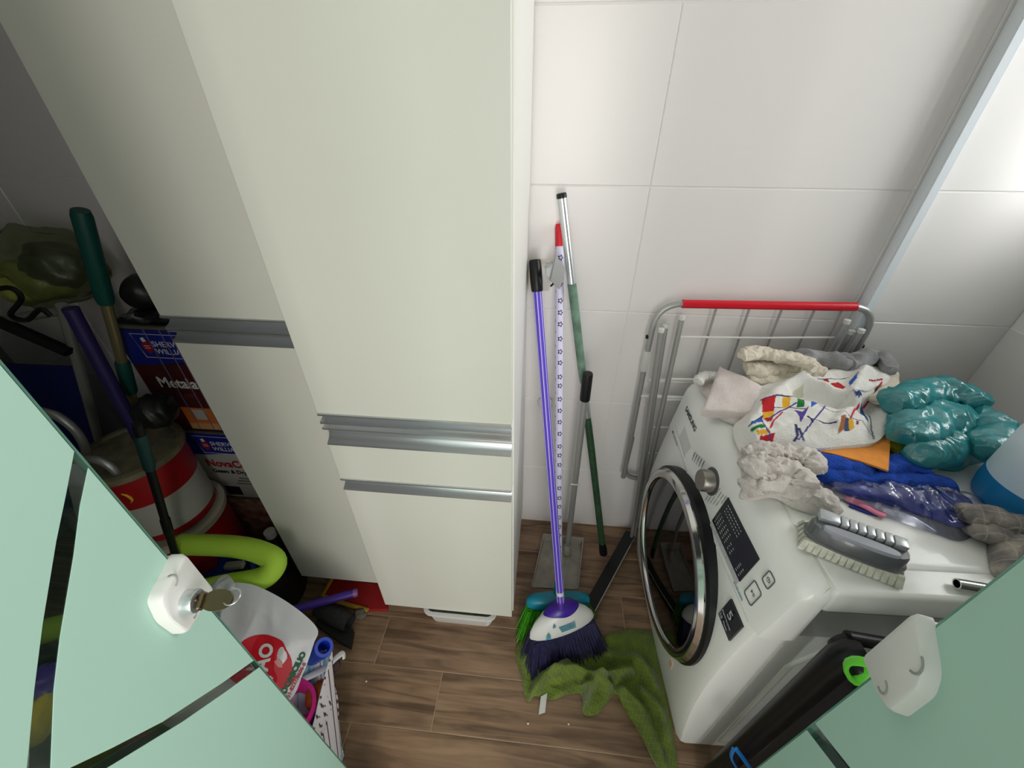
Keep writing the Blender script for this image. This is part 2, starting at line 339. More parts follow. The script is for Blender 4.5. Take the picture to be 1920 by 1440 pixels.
# ---------------------------------------------------------------- the room
WY = 1.115; XR = 1.264; XL = -2.0; FY = -.2; TH = .3335; T = .008
def tile_mesh(wd, ht, name='tile'):
    b = B().box((-wd / 2, -T, -ht / 2), (wd / 2, 0, ht / 2)); es = [e for e in b.b.edges if all(v.co.y < -T + 1e-5 for v in e.verts)]
    bmesh.ops.bevel(b.b, geom=es, offset=.0016, segments=1, affect='EDGES')
    me = bpy.data.meshes.new(name); bmesh.ops.recalc_face_normals(b.b, faces=b.b.faces); b.b.to_mesh(me); b.b.free(); me.materials.append(M['tile']); return me
def piece(name, me, parent, loc, rz=0):
    o = bpy.data.objects.new(name, me); o.location = Vector(loc); o.rotation_euler = (0, 0, rz); link(o, parent); return o
def struct(name, b, m, **k):
    o = obj(name, b, m, local=True, **k); o['kind'] = 'structure'; return o
wb = struct('wall_back', B().box((XL - .1, WY, -.05), (XR + .1, WY + .12, 2.5)), M['grout'])
xs = [XL] + [.236 + .6 * k for k in range(-3, 2)] + [XR]
cache = {}
for r in range(8):
    z0, z1 = r * TH, min((r + 1) * TH, 2.5)
    for a, c in zip(xs, xs[1:]):
        k = (round(c - a, 3), round(z1 - z0, 3))
        if k not in cache: cache[k] = tile_mesh(c - a - .0022, z1 - z0 - .0022)
        piece('tile', cache[k], wb, ((a + c) / 2, WY + .0056, (z0 + z1) / 2))
# right wall with the window opening
wr = B()
WZ0, WZ1, WYA, WYB = 1.22, 2.2, .52, 1.07
for lo, hi in (((XR, -.3, -.05), (XR + .12, 1.235, WZ0)), ((XR, -.3, WZ1), (XR + .12, 1.235, 2.5)), ((XR, -.3, WZ0), (XR + .12, WYA, WZ1)), ((XR, WYB, WZ0), (XR + .12, 1.235, WZ1))):
    wr.box(lo, hi)
wr = struct('wall_right', wr, M['grout'])
for r in range(3):
    for a, c in ((-.2, .3), (.3, .9), (.9, WY)):
        k = (round(c - a, 3), .334)
        if k not in cache: cache[k] = tile_mesh(c - a - .0022, TH - .0022)
        piece('tile', cache[k], wr, (XR + .0056, (a + c) / 2, (r + .5) * TH), R(-90))
wl = struct('wall_left', B().box((XL - .1, -.3, -.05), (XL, 1.235, 2.5)), M['paint'])
b = B()
for lo, hi in (((XL - .1, FY - .1, -.05), (-.44, FY, 2.5)), ((.42, FY - .1, -.05), (XR + .12, FY, 2.5)), ((-.44, FY - .1, 2.15), (.42, FY, 2.5))): b.box(lo, hi)
struct('wall_front', b, M['paint'])
struct('ceiling', B().box((XL - .1, FY - .1, 2.5), (XR + .12, 1.235, 2.55)), M['ceil'])
fl = struct('floor', B().box((XL - .1, FY - 1.6, -.06), (XR + .12, 1.235, -.0014)), M['floorgrout'])
rows = [(.66, 1.115, None)]
rowY = [.358 + .151 * k for k in range(-14, 6)]
off = {0: -.512, 1: -.272, 2: -.5, 3: .33, 4: -.12, 5: .1}
pc = {}
for k, y in enumerate(rowY):
    i = k - 14 + 1; y0, y1 = y, min(y + .151, WY)
    if y1 - y0 < .01: continue
    o0 = off.get(i, -.4 + .37 * ((i * 5) % 3)); x = o0 - .9 * 3; edges = []
    while x < XR:
        if x + .9 > XL: edges.append((max(x, XL), min(x + .9, XR)))
        x += .9
    for a, c in edges:
        kk = (round(c - a, 3), round(y1 - y0, 3))
        if kk not in pc:
            q = B().box((-(c - a) / 2 + .0012, -(y1 - y0) / 2 + .0012, -.008), ((c - a) / 2 - .0012, (y1 - y0) / 2 - .0012, 0))
            es = [e for e in q.b.edges if all(v.co.z > -1e-5 for v in e.verts)]; bmesh.ops.bevel(q.b, geom=es, offset=.0009, segments=1, affect='EDGES')
            me = bpy.data.meshes.new('plank'); bmesh.ops.recalc_face_normals(q.b, faces=q.b.faces); q.b.to_mesh(me); q.b.free(); me.materials.append(M['wood']); pc[kk] = me
        piece('plank', pc[kk], fl, ((a + c) / 2, (y0 + y1) / 2, 0))
# window in the right wall (behind the frame of the picture; the daylight comes through it)
wn = B(); fx = XR + .03
for lo, hi in (((fx, WYA, WZ0), (fx + .05, WYB, WZ0 + .05)), ((fx, WYA, WZ1 - .05), (fx + .05, WYB, WZ1)), ((fx, WYA, WZ0 + .05), (fx + .05, WYA + .05, WZ1 - .05)), ((fx, WYB - .05, WZ0 + .05), (fx + .05, WYB, WZ1 - .05)), ((fx, .78, WZ0 + .05), (fx + .05, .81, WZ1 - .05))): wn.box(lo, hi, .004, 1)
wn = struct('window_1', wn, M['outside'])
for a, c in ((WYA + .05, .78), (.81, WYB - .05)): obj('pane', B().box((fx + .022, a, WZ0 + .05), (fx + .028, c, WZ1 - .05)), M['glass'], wn, True)
# white surface duct up the back wall
t1 = struct('trim_1', B().box((.842, 1.079, .02), (.868, WY - .006, 2.5), .003, 2), M['duct'])
obj('duct_cover', B().box((.8445, 1.0765, .02), (.8655, 1.0805, 2.5), .0012, 1), M['duct'], t1, True)
# ---------------------------------------------------------------- tall cupboards
def profile(x0, x1, yf, z1, z0, dip=.016):
    # aluminium pull: lip, hollow, lip, run along x
    k = 8; out = [(yf - .003, z1), (yf - .003, z1 - .005)]
    zt, zb = z1 - .006, z0 + .006
    out += [(yf + dip * math.sin(math.pi * i / k) ** .7, zt + (zb - zt) * i / k) for i in range(k + 1)]
    out += [(yf - .003, z0 + .005), (yf - .003, z0), (yf + .02, z0), (yf + .02, z1)]
    return B().prism([(x0, y, z) for y, z in out], (x1 - x0, 0, 0))
def cupboard(label, x0, x1, yf, fronts, pulls, zt=2.28):
    t = thing('tall_cupboard', label, 'cupboard', ((x0 + x1) / 2, (yf + WY) / 2, 0), )
    c = B().box((x0 + .006, yf + .021, .1), (x1 - .001, WY - .011, zt)); obj('carcass', c, [M['cabw']], t)
    ds = {}
    for kind, z0, z1 in fronts:
        ds[(z0, z1)] = obj(kind, B().box((x0, yf, z0), (x1 - .004, yf + .018, z1), .0012, 1), M['cab'], t)
    for z1, z0, key in pulls:
        d = ds[key]; o = obj('pull', profile(x0 + .001, x1 - .005, yf, z1, z0), M['alu'], None, True); o.parent = d; o.location = -Vector(WL[t.name])
        o['label'] = 'brushed aluminium finger pull'
    for x in (x0 + .05, x1 - .05):
        for y in (yf + .14, WY - .06): obj('foot', B().lathe([(.018, 0), (.022, .004), (.022, .012), (.014, .02), (.014, .1)], (x, y, 0), 16), M['soft'], t)
    return t
cupboard('white tall cupboard standing forward, with drawer and three aluminium pulls', -.496, -.058, .652,
         [('door', .937, 2.26), ('drawer', .727, .845), ('door', .1, .688)],
         [(.937, .9085, (.937, 2.26)), (.8965, .8445, (.727, .845)), (.7275, .687, (.1, .688))])
cupboard('white tall cupboard set back in shade, with one double aluminium pull', -.832, -.502, .722,
         [('door', 1.126, 2.26), ('door', .1, 1.062)], [(1.126, 1.094, (1.126, 2.26)), (1.093, 1.061, (.1, 1.062))])
# a dirty white tub pushed under the front cupboard
t = thing('plastic_tub', 'white plastic tub half hidden under the front cupboard', 'tub', (-.24, .74, 0))
b = B(); k = []
def rrect(cx, cy, hx, hy, r, z, n=5):
    o = []
    for sx, sy, a0 in ((1, 1, 0), (-1, 1, 90), (-1, -1, 180), (1, -1, 270)):
        for i in range(n + 1):
            a = R(a0 + 90 * i / n); o.append((cx + sx * (hx - r) + r * math.cos(a), cy + sy * (hy - r) + r * math.sin(a), z))
    return o
def loft(b, loops, cap0=True, cap1=True):
    rs = [[b.b.verts.new(p) for p in l] for l in loops]; n = len(rs[0])
    for a, c in zip(rs, rs[1:]):
        for j in range(n): b.b.faces.new((a[j], a[(j + 1) % n], c[(j + 1) % n], c[j]))
    if cap0: b.b.faces.new(rs[0][::-1])
    if cap1: b.b.faces.new(rs[-1])
    return b
loft(b, [rrect(-.24, .74, .1, .078, .025, 0), rrect(-.24, .74, .107, .085, .025, .008), rrect(-.24, .74, .119, .096, .025, .088), rrect(-.24, .74, .115, .092, .022, .088), rrect(-.24, .74, .1, .078, .02, .012)])
obj('tub_body', b, M['white'], t)
b = B(); loft(b, [rrect(-.24, .74, .12, .097, .025, .08), rrect(-.24, .74, .126, .103, .028, .083), rrect(-.24, .74, .126, .103, .028, .09), rrect(-.24, .74, .114, .091, .022, .09), rrect(-.24, .74, .114, .091, .022, .08)], False, False)
obj('tub_rim', b, M['white'], t)
# ---------------------------------------------------------------- frosted glass doors
def glass_door(name, E, a, films, label):
    h = Vector((math.sin(a), math.cos(a), 0)); E = Vector(E); L = .43
    d = struct(name, B().box((0, -.004, .012), (.002, .004, 2.1)), M['edge'])      # the ground edge of the pane carries the rest
    d['label'] = label
    # local frame: x runs from the free edge to the hinge, z up
    m = Matrix((( -h.x, h.y, 0, E.x), (-h.y, -h.x, 0, E.y), (0, 0, 1, 0), (0, 0, 0, 1)))
    d.matrix_world = m
    obj('glass_pane', B().box((.002, -.004, .012), (L, .004, 2.1)), M['glass'], d, True)
    for lp in films:
        sd = -1
        obj('frosted_panel', B().prism([(x, -.0041 if FS[name] > 0 else .0041, z) for x, z in lp], (0, -.0006 if FS[name] > 0 else .0006, 0)), M['film'], d, True, flat=False)
    obj('hinge', B().box((L - .05, -.012, .18), (L + .02, .012, .25), .003), M['chrome'], d, True)
    obj('hinge', B().box((L - .05, -.012, 1.88), (L + .02, .012, 1.95), .003), M['chrome'], d, True)
    return d, m
FS = {'door_1': -1, 'door_2': 1}
# curved clear bands between the frosted areas
la = [(-0.0003, 1.2573), (0.0292, 1.2368), (0.0551, 1.2134), (0.0984, 1.1706), (0.1299, 1.137), (0.1652, 1.0968)]
lb = [(0.0012, 1.2435), (0.0269, 1.2204), (0.0544, 1.1915), (0.0984, 1.1491), (0.1247, 1.1209), (0.1608, 1.0754)]
lc = [(0.0017, 0.852), (0.0458, 0.901), (0.1053, 0.9749), (0.1372, 1.0237), (0.1616, 1.064)]
ld = [(0.0033, 0.8291), (0.0484, 0.8828), (0.0965, 0.9424), (0.1461, 1.0116), (0.1599, 1.0319)]
def ext(p, q, f): return (p[0] + (p[0] - q[0]) * f, p[1] + (p[1] - q[1]) * f)
la = [(.003, la[0][1] + .004)] + la[1:]; lb = [(.003, lb[0][1] - .002)] + lb[1:]
la = la + [ext(la[-1], la[-2], .5), (.33, .35), (.30, .014)]; lb = lb + [ext(lb[-1], lb[-2], .25), (.26, .4), (.24, .014)]
zc = lc[0][1]; zd = ld[0][1]
lc = [(.003, zc)] + lc[1:]; ld = [(.003, zd)] + ld[1:]
# the arc meets the upright band at its inner edge
def cutx(P, Q):
    for i in range(len(P) - 1):
        for j in range(len(Q) - 1):
            a, b2, c, d2 = Vector(P[i]), Vector(P[i + 1]), Vector(Q[j]), Vector(Q[j + 1]); r1 = b2 - a; r2 = d2 - c; den = r1.x * r2.y - r1.y * r2.x
            if abs(den) < 1e-12: continue
            s = ((c.x - a.x) * r2.y - (c.y - a.y) * r2.x) / den; u = ((c.x - a.x) * r1.y - (c.y - a.y) * r1.x) / den
            if 0 <= s <= 1 and 0 <= u <= 1: return i, j, tuple(a + r1 * s)
lc.append(ext(lc[-1], lc[-2], 4)); ld.append(ext(ld[-1], ld[-2], 6))
c1, c2 = cutx(lb, lc), cutx(lb, ld)
left_films = [[(.003, 2.098), (.428, 2.098), (.428, .014)] + la[::-1]]
if c1 and c2:
    left_films.append(lb[:c1[0] + 1] + [c1[2]] + lc[:c1[1] + 1][::-1])
    left_films.append([c2[2]] + lb[c2[0] + 1:] + [(.003, .014)] + ld[:c2[1] + 1])
else: left_films.append(lb + [(.003, .014)])
d1, m1 = glass_door('door_1', (-.393, .211, 0), R(-8), left_films, 'mint frosted glass door on the left, with key in its white lock')
ra = [(0.0045, 0.8639), (0.0563, 0.9166)]
rb = [(0.0053, 0.8384), (0.0498, 0.8863)]
ra = [(.003, ra[0][1])] + ra[1:]; rb = [(.003, rb[0][1])] + rb[1:]
ra += [ext(ra[-1], ra[-2], 1), ext(ra[-1], ra[-2], 2.2)]; rb += [ext(rb[-1], rb[-2], 1), ext(rb[-1], rb[-2], 2.2)]
right_films = [[(.003, 2.098), (.428, 2.098), (.428, .014), (ra[-1][0] + .04, .014)] + ra[::-1], rb + [(rb[-1][0] + .02, .014), (.003, .014)]]
d2, m2 = glass_door('door_2', (.367, .207, 0), R(14), right_films, 'mint frosted glass door on the right, with white lock plate')
# lock plates: one on either face, clasping the edge
def lock(door, sgn, pts, cyl, prefix='lock_plate'):
    # pts in door local (x, z), bevelled plate standing off the face
    def plate(s):
        P = smooth_corner(pts, .008); n = len(P); b = B(); y0 = s * .004; y1 = s * .014; y2 = s * .019
        c = Vector((sum(p[0] for p in P) / n, sum(p[1] for p in P) / n))
        def lp(f, y): return [(c.x + (p[0] - c.x) * f, y, c.y + (p[1] - c.y) * f) for p in P]
        return loft(b, [lp(1, y0), lp(1, y1), lp(.94, s * .018), lp(.88, y2)])
    pl = obj('lock_plate', plate(sgn), M['white'], door, True); obj('lock_plate', plate(-sgn), M['white'], door, True)
    obj('lock_plate', B().box((-.006, -.0138, min(p[1] for p in pts) + .012), (.0, .0138, max(p[1] for p in pts) - .006), .002), M['white'], door, True)
    return pl
def smooth_corner(pts, r, k=4):
    out = []; n = len(pts)
    for i in range(n):
        a, b2, c = Vector(pts[i - 1]), Vector(pts[i]), Vector(pts[(i + 1) % n]); u = (a - b2).normalized(); v = (c - b2).normalized()
        rr = min(r, (a - b2).length * .45, (c - b2).length * .45)
        for j in range(k + 1):
            t = j / k; p = (b2 + u * rr) * (1 - t) ** 2 + b2 * 2 * t * (1 - t) + (b2 + v * rr) * t * t; out.append(tuple(p))
    return out
Lp = [(0.007, 1.1016), (0.0075, 1.0281), (0.0456, 1.0269), (0.0487, 1.0654), (0.0416, 1.0941)]
print('lock L', Lp)
Lp = [(-.006, Lp[0][1] + .002), (-.006, Lp[1][1] - .004)] + Lp[2:]
l1 = lock(d1, -1, Lp, None)
def arc(c, r, a0, a1, y, n=9, th=.0011):
    return B().sweep([(c[0] + r * math.cos(R(a0 + (a1 - a0) * i / n)), y, c[1] + r * math.sin(R(a0 + (a1 - a0) * i / n))) for i in range(n + 1)], th, 6)
o = obj('cover_mark', arc((0.0268, 1.0956), .009, 110, 250, .0192), M['seam'], d1, True)
cy = (0.0257, 1.0593)
obj('lock_cylinder', B().lathe([(.0125, .017), (.0125, .029), (.0115, .031), (.003, .031)], (0, 0, 0), 28, (0, 1, 0)).xform(Matrix.Translation((cy[0], 0, cy[1]))), M['alu'], d1, True)
obj('cover_mark', arc((cy[0] + .004, cy[1] - .02), .005, 150, 300, .0192), M['seam'], d1, True)
# key in the left lock
kp = m1 @ Vector((cy[0], .0315, cy[1]))
t = thing('key', 'worn brass key with a wire ring, stuck in the white lock of the left door', 'key', kp)
kq = m1.to_3x3()
def kpt(a, b, c): return kp + kq @ Vector((a, b, c))
b = B(); b.box((-.0012, -.012, -.004), (.0012, .006, .004)); b.box((-.0105, .0, -.0013), (.0105, .004, .0013), .001, 1)
b2 = []
for i in range(20):
    a = 2 * math.pi * i / 20; b2.append((-.0013, .02 + .0165 * math.cos(a), .0108 * math.sin(a)))
b.prism(b2, (.0026, 0, 0)); b.box((-.006, .001, -.009), (.006, .006, .009), .002, 1)
b.xform(Matrix.Translation(kp) @ kq.to_4x4() @ Matrix.Rotation(R(112), 4, 'Y')); obj('key_head', b, M['keym'], t)
b = B().sweep([(0, .034 + .0085 * math.cos(2 * math.pi * i / 20), -.003 + .0085 * math.sin(2 * math.pi * i / 20)) for i in range(20)], .0008, 6, closed=True)
b.xform(Matrix.Translation(kp) @ kq.to_4x4() @ Matrix.Rotation(R(100), 4, 'Y')); obj('key_ring', b, M['steel'], t)
Rp = [(0.0046, 1.119), (0.0346, 1.0994), (0.0452, 1.0818), (0.0474, 1.0327), (0.0271, 1.0229), (-0.0014, 1.0183)]
print('lock R', Rp)
Rp = [(-.008, Rp[0][1])] + Rp[1:5] + [(-.008, Rp[5][1])]
lock(d2, -1, Rp, None)
obj('cover_mark', arc((0.0257, 1.0937), .011, -60, 80, -.0193), M['seam'], d2, True)
obj('cover_mark', arc((0.0271, 1.0395), .007, -100, 100, -.0193), M['seam'], d2, True)
# ---------------------------------------------------------------- washing machine (local: x depth, y along the front, z up)
WR = R(2.05); W0 = Vector((.437, .398, 0))
ws = thing('washing_machine', 'white front-loading washing machine heaped with cloths', 'washing machine', W0, None, WR)
WMX = Matrix.Translation(W0) @ Matrix.Rotation(WR, 4, 'Z')
WW, WH, WD = .615, .852, .60
# body: side profile bulges at the front
def front_x(z): return -.036 * math.sin(math.pi * max(0, z) / .8) if z < .8 else .141 * (z - .8) + .02 * ((z - .8) / .05) ** 2
b = B(); loops = []
for z in [.015, .03] + [.03 + .6475 * i / 14 for i in range(1, 15)]:
    f = front_x(z); loops.append([(f + .02, 0, z), (f + .008, .004, z), (f, .02, z)] + [(f - .006 * math.sin(math.pi * i / 8), .02 + (WW - .04) * i / 8, z) for i in range(1, 8)] + [(f, WW - .02, z), (f + .008, WW - .004, z), (f + .02, WW, z), (WD - .01, WW, z), (WD, WW - .01, z), (WD, .01, z), (WD - .01, 0, z)])
loft(b, loops); obj('body', b, M['washer'], ws, True, 40)
b = B(); loops = []
for z, ins in [(.680, .003), (.682, 0)] + [(.682 + .146 * i / 10, 0) for i in range(1, 11)] + [(.838, .004), (.846, .012), (.85, .024)]:
    f = front_x(z) - .002 + ins; loops.append([(f + .02, -.012 + ins, z), (f + .008, -.008 + ins, z), (f, .012 + ins, z)] + [(f - .006 * math.sin(math.pi * i / 8), .02 + (WW - .04) * i / 8, z) for i in range(1, 8)] + [(f, WW - .02 - ins, z), (f + .008, WW - .004 - ins, z), (f + .02, WW - ins, z), (.052, WW - ins, z), (.052, ins - .012, z)])
loft(b, loops); cp = obj('control_panel', b, M['washer'], ws, True, 40)
b = B(); b.box((.0523, -.0135, .79), (WD + .015, WW + .001, WH), .009, 4)
lid = obj('lid', b, M['washer'], ws, True)
b = B(); loft(b, [rrect((.095 + WD) / 2, WW / 2, (WD - .095) / 2, WW / 2 - .035, .03, WH + .0002), rrect((.095 + WD) / 2, WW / 2, (WD - .1) / 2, WW / 2 - .038, .03, WH + .0022)], False); obj('top_panel', b, M['washer'], lid, True)
b = B(); b.box((.0505, -.003, .80), (.0635, WW - .006, .8508)); obj('lid_joint', b, M['washer2'], lid, True)
b = B(); b.box((.06, -.0095, .786), (WD, WW + .0008, .7905)); obj('lid_seam', b, M['seam'], lid, True)
# pressed relief in the near side wall
side = B(); Ps = [(0.1314, 0, 0.0179), (0.1322, 0, 0.3378), (0.1196, 0, 0.6989), (0.1684, 0, 0.7158)]
q = [(.1, .0, .06), (.1, .0, .55), (.14, 0, .63), (.24, 0, .66), (.5, 0, .66), (.55, 0, .6), (.55, 0, .06)]
side.sweep([(x, .0005, z) for x, y, z in q], .009, 10, closed=True, flat=.6, up=(0, 1, 0)); obj('side_relief', side, M['washer2'], ws, True, 60)
side = B().sweep([(x, .0005, z) for x, y, z in [(.055, 0, .03), (.055, 0, .64)]], .0025, 6); obj('side_relief', side, M['washer2'], ws, True)
for x in (.06, WD - .06):
    for y in (.06, WW - .06): obj('foot', B().lathe([(.022, 0), (.022, .01), (.012, .012), (.012, .02)], (x, y, 0), 16), M['soft'], ws, True)
# door
DC = Vector((-.036, .296, .452)); DR = .241
def ring(prof, n=72): return B().lathe(prof, DC, n, (-1, 0, 0))
dr = obj('door', ring([(DR + .012, -.016), (DR + .012, .008), (DR + .004, .014), (DR - .006, .014)]), M['black'], ws, True)
obj('door_ring', ring([(DR + .004, .008), (DR + .006, .018), (DR - .001, .027), (DR - .012, .030), (DR - .022, .027), (DR - .027, .02), (DR - .028, .014), (DR - .02, .008), (DR + .004, .008)]), M['chrome'], dr, True)
obj('door_glass', ring([(DR - .024, .020), (DR - .09, .025), (DR - .16, .028), (.0, .029)]), clear('smoked_glass', (140, 140, 142), .14, .02), dr, True)
obj('inner_rim', ring([(DR - .04, .012), (DR - .075, .008), (DR - .085, -.03), (DR - .1, -.05)]), M['chrome'], dr, True, 60)
obj('drum', ring([(DR - .036, .006), (DR - .1, -.01), (DR - .105, -.009)] ), M['dgrey'], dr, True)
obj('door_bowl', ring([(DR - .1, -.004), (DR - .125, .004), (.0, .006)]), mat('drum_dark', (40, 42, 44), .15, .3), dr, True)
# knob
kb = B(); kc = (-0.008, 0.3003, 0.7597)
kx = front_x(kc[2]) - .002; nrm = (-1, 0, .12)
kn = obj('knob', B().lathe([(.034, -.004), (.034, .006), (.031, .008), (.0, .008)], (kx, kc[1], kc[2]), 40, nrm), M['dgrey'], cp, True)
obj('knob_cap', B().lathe([(.027, .006), (.0265, .030), (.024, .034), (.0, .034)], (kx, kc[1], kc[2]), 40, nrm), mat('satin_nickel', (150, 146, 138), .3, .8), cp, True)
# display, buttons, sticker, drawer laid on the front
def fpt(y, z, d=.0008): return (front_x(z) - .008 * math.sin(math.pi * min(1, max(0, (y) / WW))) ** 1 - d, y, z)
def fpoly(pts, d=.0012, th=.0012):
    return B().prism([fpt(y, z, .0) for _, y, z in pts], (-d - .002, 0, 0))
def fill(pts, k=6):
    # bilinear outline with extra points so that it follows the curved front
    out = []
    for i in range(len(pts)):
        a, c = Vector(pts[i]), Vector(pts[(i + 1) % len(pts)])
        for j in range(k): out.append(tuple(a.lerp(c, j / k)))
    return out
def front_patch(pts, lift, n=8):
    a, c, d, e = [Vector((0, p[1], p[2])) for p in pts]; b = B(); g = []
    for i in range(n + 1):
        row = []
        for j in range(n + 1):
            u, v = i / n, j / n; p = a.lerp(c, u).lerp(e.lerp(d, u), v); row.append(b.b.verts.new(fpt(p.y, p.z, lift)))
        g.append(row)
    for i in range(n):
        for j in range(n): b.b.faces.new((g[i][j], g[i + 1][j], g[i + 1][j + 1], g[i][j + 1]))
    es = [q for q in b.b.edges if q.is_boundary]; r = bmesh.ops.extrude_edge_only(b.b, edges=es); vs = [q for q in r['geom'] if isinstance(q, bmesh.types.BMVert)]
    for v in vs: v.co.x += lift + .001
    return b
y0, y1 = .228, .082; z0, z1 = .709, .790
dq = [(0, y0, z0), (0, y0, z1), (0, y1, z1), (0, y1, z0)]
ds = obj('display', front_patch(dq, .0024), M['disp'], cp, True)
random.seed(4)
b = B()
for cgrp, (ya, yb, za, zb, nx, nz) in enumerate([(.219, .2, .718, .745, 3, 5), (.188, .165, .718, .745, 3, 5), (.15, .138, .72, .735, 2, 3), (.104, .092, .716, .735, 2, 4), (.212, .15, .762, .78, 9, 3)]):
    for i in range(nx):
        for j in range(nz):
            y = ya + (yb - ya) * i / max(1, nx - 1); z = za + (zb - za) * j / max(1, nz - 1); p = fpt(y, z, .0027); l = random.uniform(.0016, .003)
            b.add([(p[0], y + l, z - .0009), (p[0], y - l, z - .0009), (fpt(y, z + .0018, .0027)[0], y - l, z + .0009), (fpt(y, z + .0018, .0027)[0], y + l, z + .0009)], [(0, 1, 2, 3)])
obj('display_print', b, M['lite'], ds, True, flat=True, kind='stuff')
for i in range(5):
    ya = y0 - (y0 - y1) * i / 5 - .001; yb = y0 - (y0 - y1) * (i + 1) / 5 + .001
    obj('soft_key', front_patch([(0, ya, z0 - .014), (0, ya, z0 - .001), (0, yb, z0 - .001), (0, yb, z0 - .014)], .0022, 3), mat('key_silver', (186, 188, 188), .4) if i == 0 else bpy.data.materials['key_silver'], cp, True)
def frame_btn(ya, yb, za, zb, name):
    P = [fpt(y, z, .0018) for y, z in [(p[0], p[1]) for p in rrect((ya + yb) / 2, (za + zb) / 2, abs(ya - yb) / 2, (zb - za) / 2, .005, 0)]]
    bt = obj(name, B().sweep(P, .0012, 6, closed=True), M['ink'], cp, True); return bt
frame_btn(.062, .034, .708, .752, 'start_button'); frame_btn(.054, .033, .771, .8, 'power_button')
def ftxt(s, size, y, z, m, par, bold=0, sx=1, name='lettering'):
    n = fpt(y, z, .0012); up = Vector(fpt(y, z + .01, 0)) - Vector(fpt(y, z - .01, 0))
    o = text(s, size, n, (0, -1, 0), up, m, par, name, True, bold=bold, sx=sx)
    for v in o.data.vertices: v.co.x = fpt(v.co.y, v.co.z, .0016)[0]
    return o
p = fpt(.0435, .785, .0018); obj('power_symbol', B().sweep([(p[0], .0435 + .0045 * math.cos(R(115 + 310 * i / 14)), .785 + .0045 * math.sin(R(115 + 310 * i / 14))) for i in range(15)], .0006, 5), M['ink'], cp, True)
obj('power_symbol', B().tube((p[0], .0435, .784), (p[0], .0435, .791), .0006, n=5), M['ink'], cp, True)
p = fpt(.05, .73, .0018); b = B(); b.add([(p[0], .0535, .7345), (p[0], .0535, .7255), (p[0], .0475, .73)], [(0, 1, 2)])
for q in (.0465, .0435): b.add([(p[0], q, .7345), (p[0], q, .7255), (p[0], q - .0016, .7255), (p[0], q - .0016, .7345)], [(0, 1, 2, 3)])
obj('start_symbol', b, M['ink'], cp, True, flat=True)
ftxt('SAMSUNG', .0215, .553, .779, M['ink'], cp, .0005, 1.0)
ftxt('bubblewash', .0115, .549, .683, M['ink'], cp, 0, .9)
b = B().sweep([(fpt(.558, .687, .0014)[0], .558 + .0045 * math.cos(R(30 * i)), .687 + .0035 * math.sin(R(30 * i))) for i in range(12)], .001, 5, closed=True); obj('bubble_mark', b, M['ink'], cp, True)
# printed programme list round the knob: two fans of short lines of print
b = B(); random.seed(7)
for k in range(5):
    y = .405 - .0125 * k; z = .742 + .005 * k
    for j in range(3): p = fpt(y, z - .009 * j, .0012); b.add([(p[0], y, z + .012 - .0), (p[0], y - .0014, z + .012), (fpt(y, z - .02, .0012)[0], y - .0014, z - random.uniform(.014, .024)), (fpt(y, z - .02, .0012)[0], y, z - .016)], [(0, 1, 2, 3)])
for k in range(7):
    y = .283 - .0095 * k; z = .712 + .007 * k
    if k > 4: z += .014
    p = fpt(y, z, .0012); l = random.uniform(.03, .055) if k < 5 else .025
    for a, c in ((0, l * .45), (l * .52, l)): b.add([(fpt(y, z + a, .0012)[0], y, z + a), (fpt(y, z + a, .0012)[0], y - .0014, z + a), (fpt(y, z + c, .0012)[0], y - .0014, z + c), (fpt(y, z + c, .0012)[0], y, z + c)], [(0, 1, 2, 3)])
obj('programme_print', b, M['ink'], cp, True, flat=True, kind='stuff')
# detergent drawer: pale line and recess
b = B()
for a, c in (((.6, .694), (.40, .686)), ((.59, .712), (.44, .700))):
    p = [fpt(a[0] + (c[0] - a[0]) * i / 8, a[1] + (c[1] - a[1]) * i / 8, .0002) for i in range(9)]; b.sweep(p, .0009, 5)
obj('drawer_seam', b, M['seam'], cp, True)
obj('drawer_handle', front_patch([(0, .553, .71), (0, .533, .752), (0, .437, .74), (0, .447, .699)], .0006, 6), mat('drawer_recess', (206, 208, 204), .35), cp, True)
# energy sticker
eq = [(0, .072, .598), (0, .072, .66), (0, .0185, .66), (0, .0185, .598)]
st = obj('sticker', front_patch(eq, .0035), M['disp'], ws, True)
b = B(); p = .58
def stx(s, size, y, z, m, sx=1): return text(s, size, (fpt(y, z, .0042)[0], y, z), (0, -1, 0), (0, 0, 1), m, st, 'lettering', True, sx=sx)
stx('5', .034, .056, .630, M['lite']); stx('Digital Inverter', .0068, .069, .620, M['lite']); stx('10', .012, .069, .605, M['lite']); stx('Motor', .0075, .052, .606, M['lite'])
ftxt('ecobubble', .0105, .092, .689, M['teal_ink'], cp, 0, .9)
# worn sticker residue low on the front
obj('sticker_residue', front_patch([(0, .135, .185), (0, .13, .225), (0, .115, .22), (0, .118, .18)], .0015, 3), mat('glue_brown', (206, 184, 152), .7), ws, True)
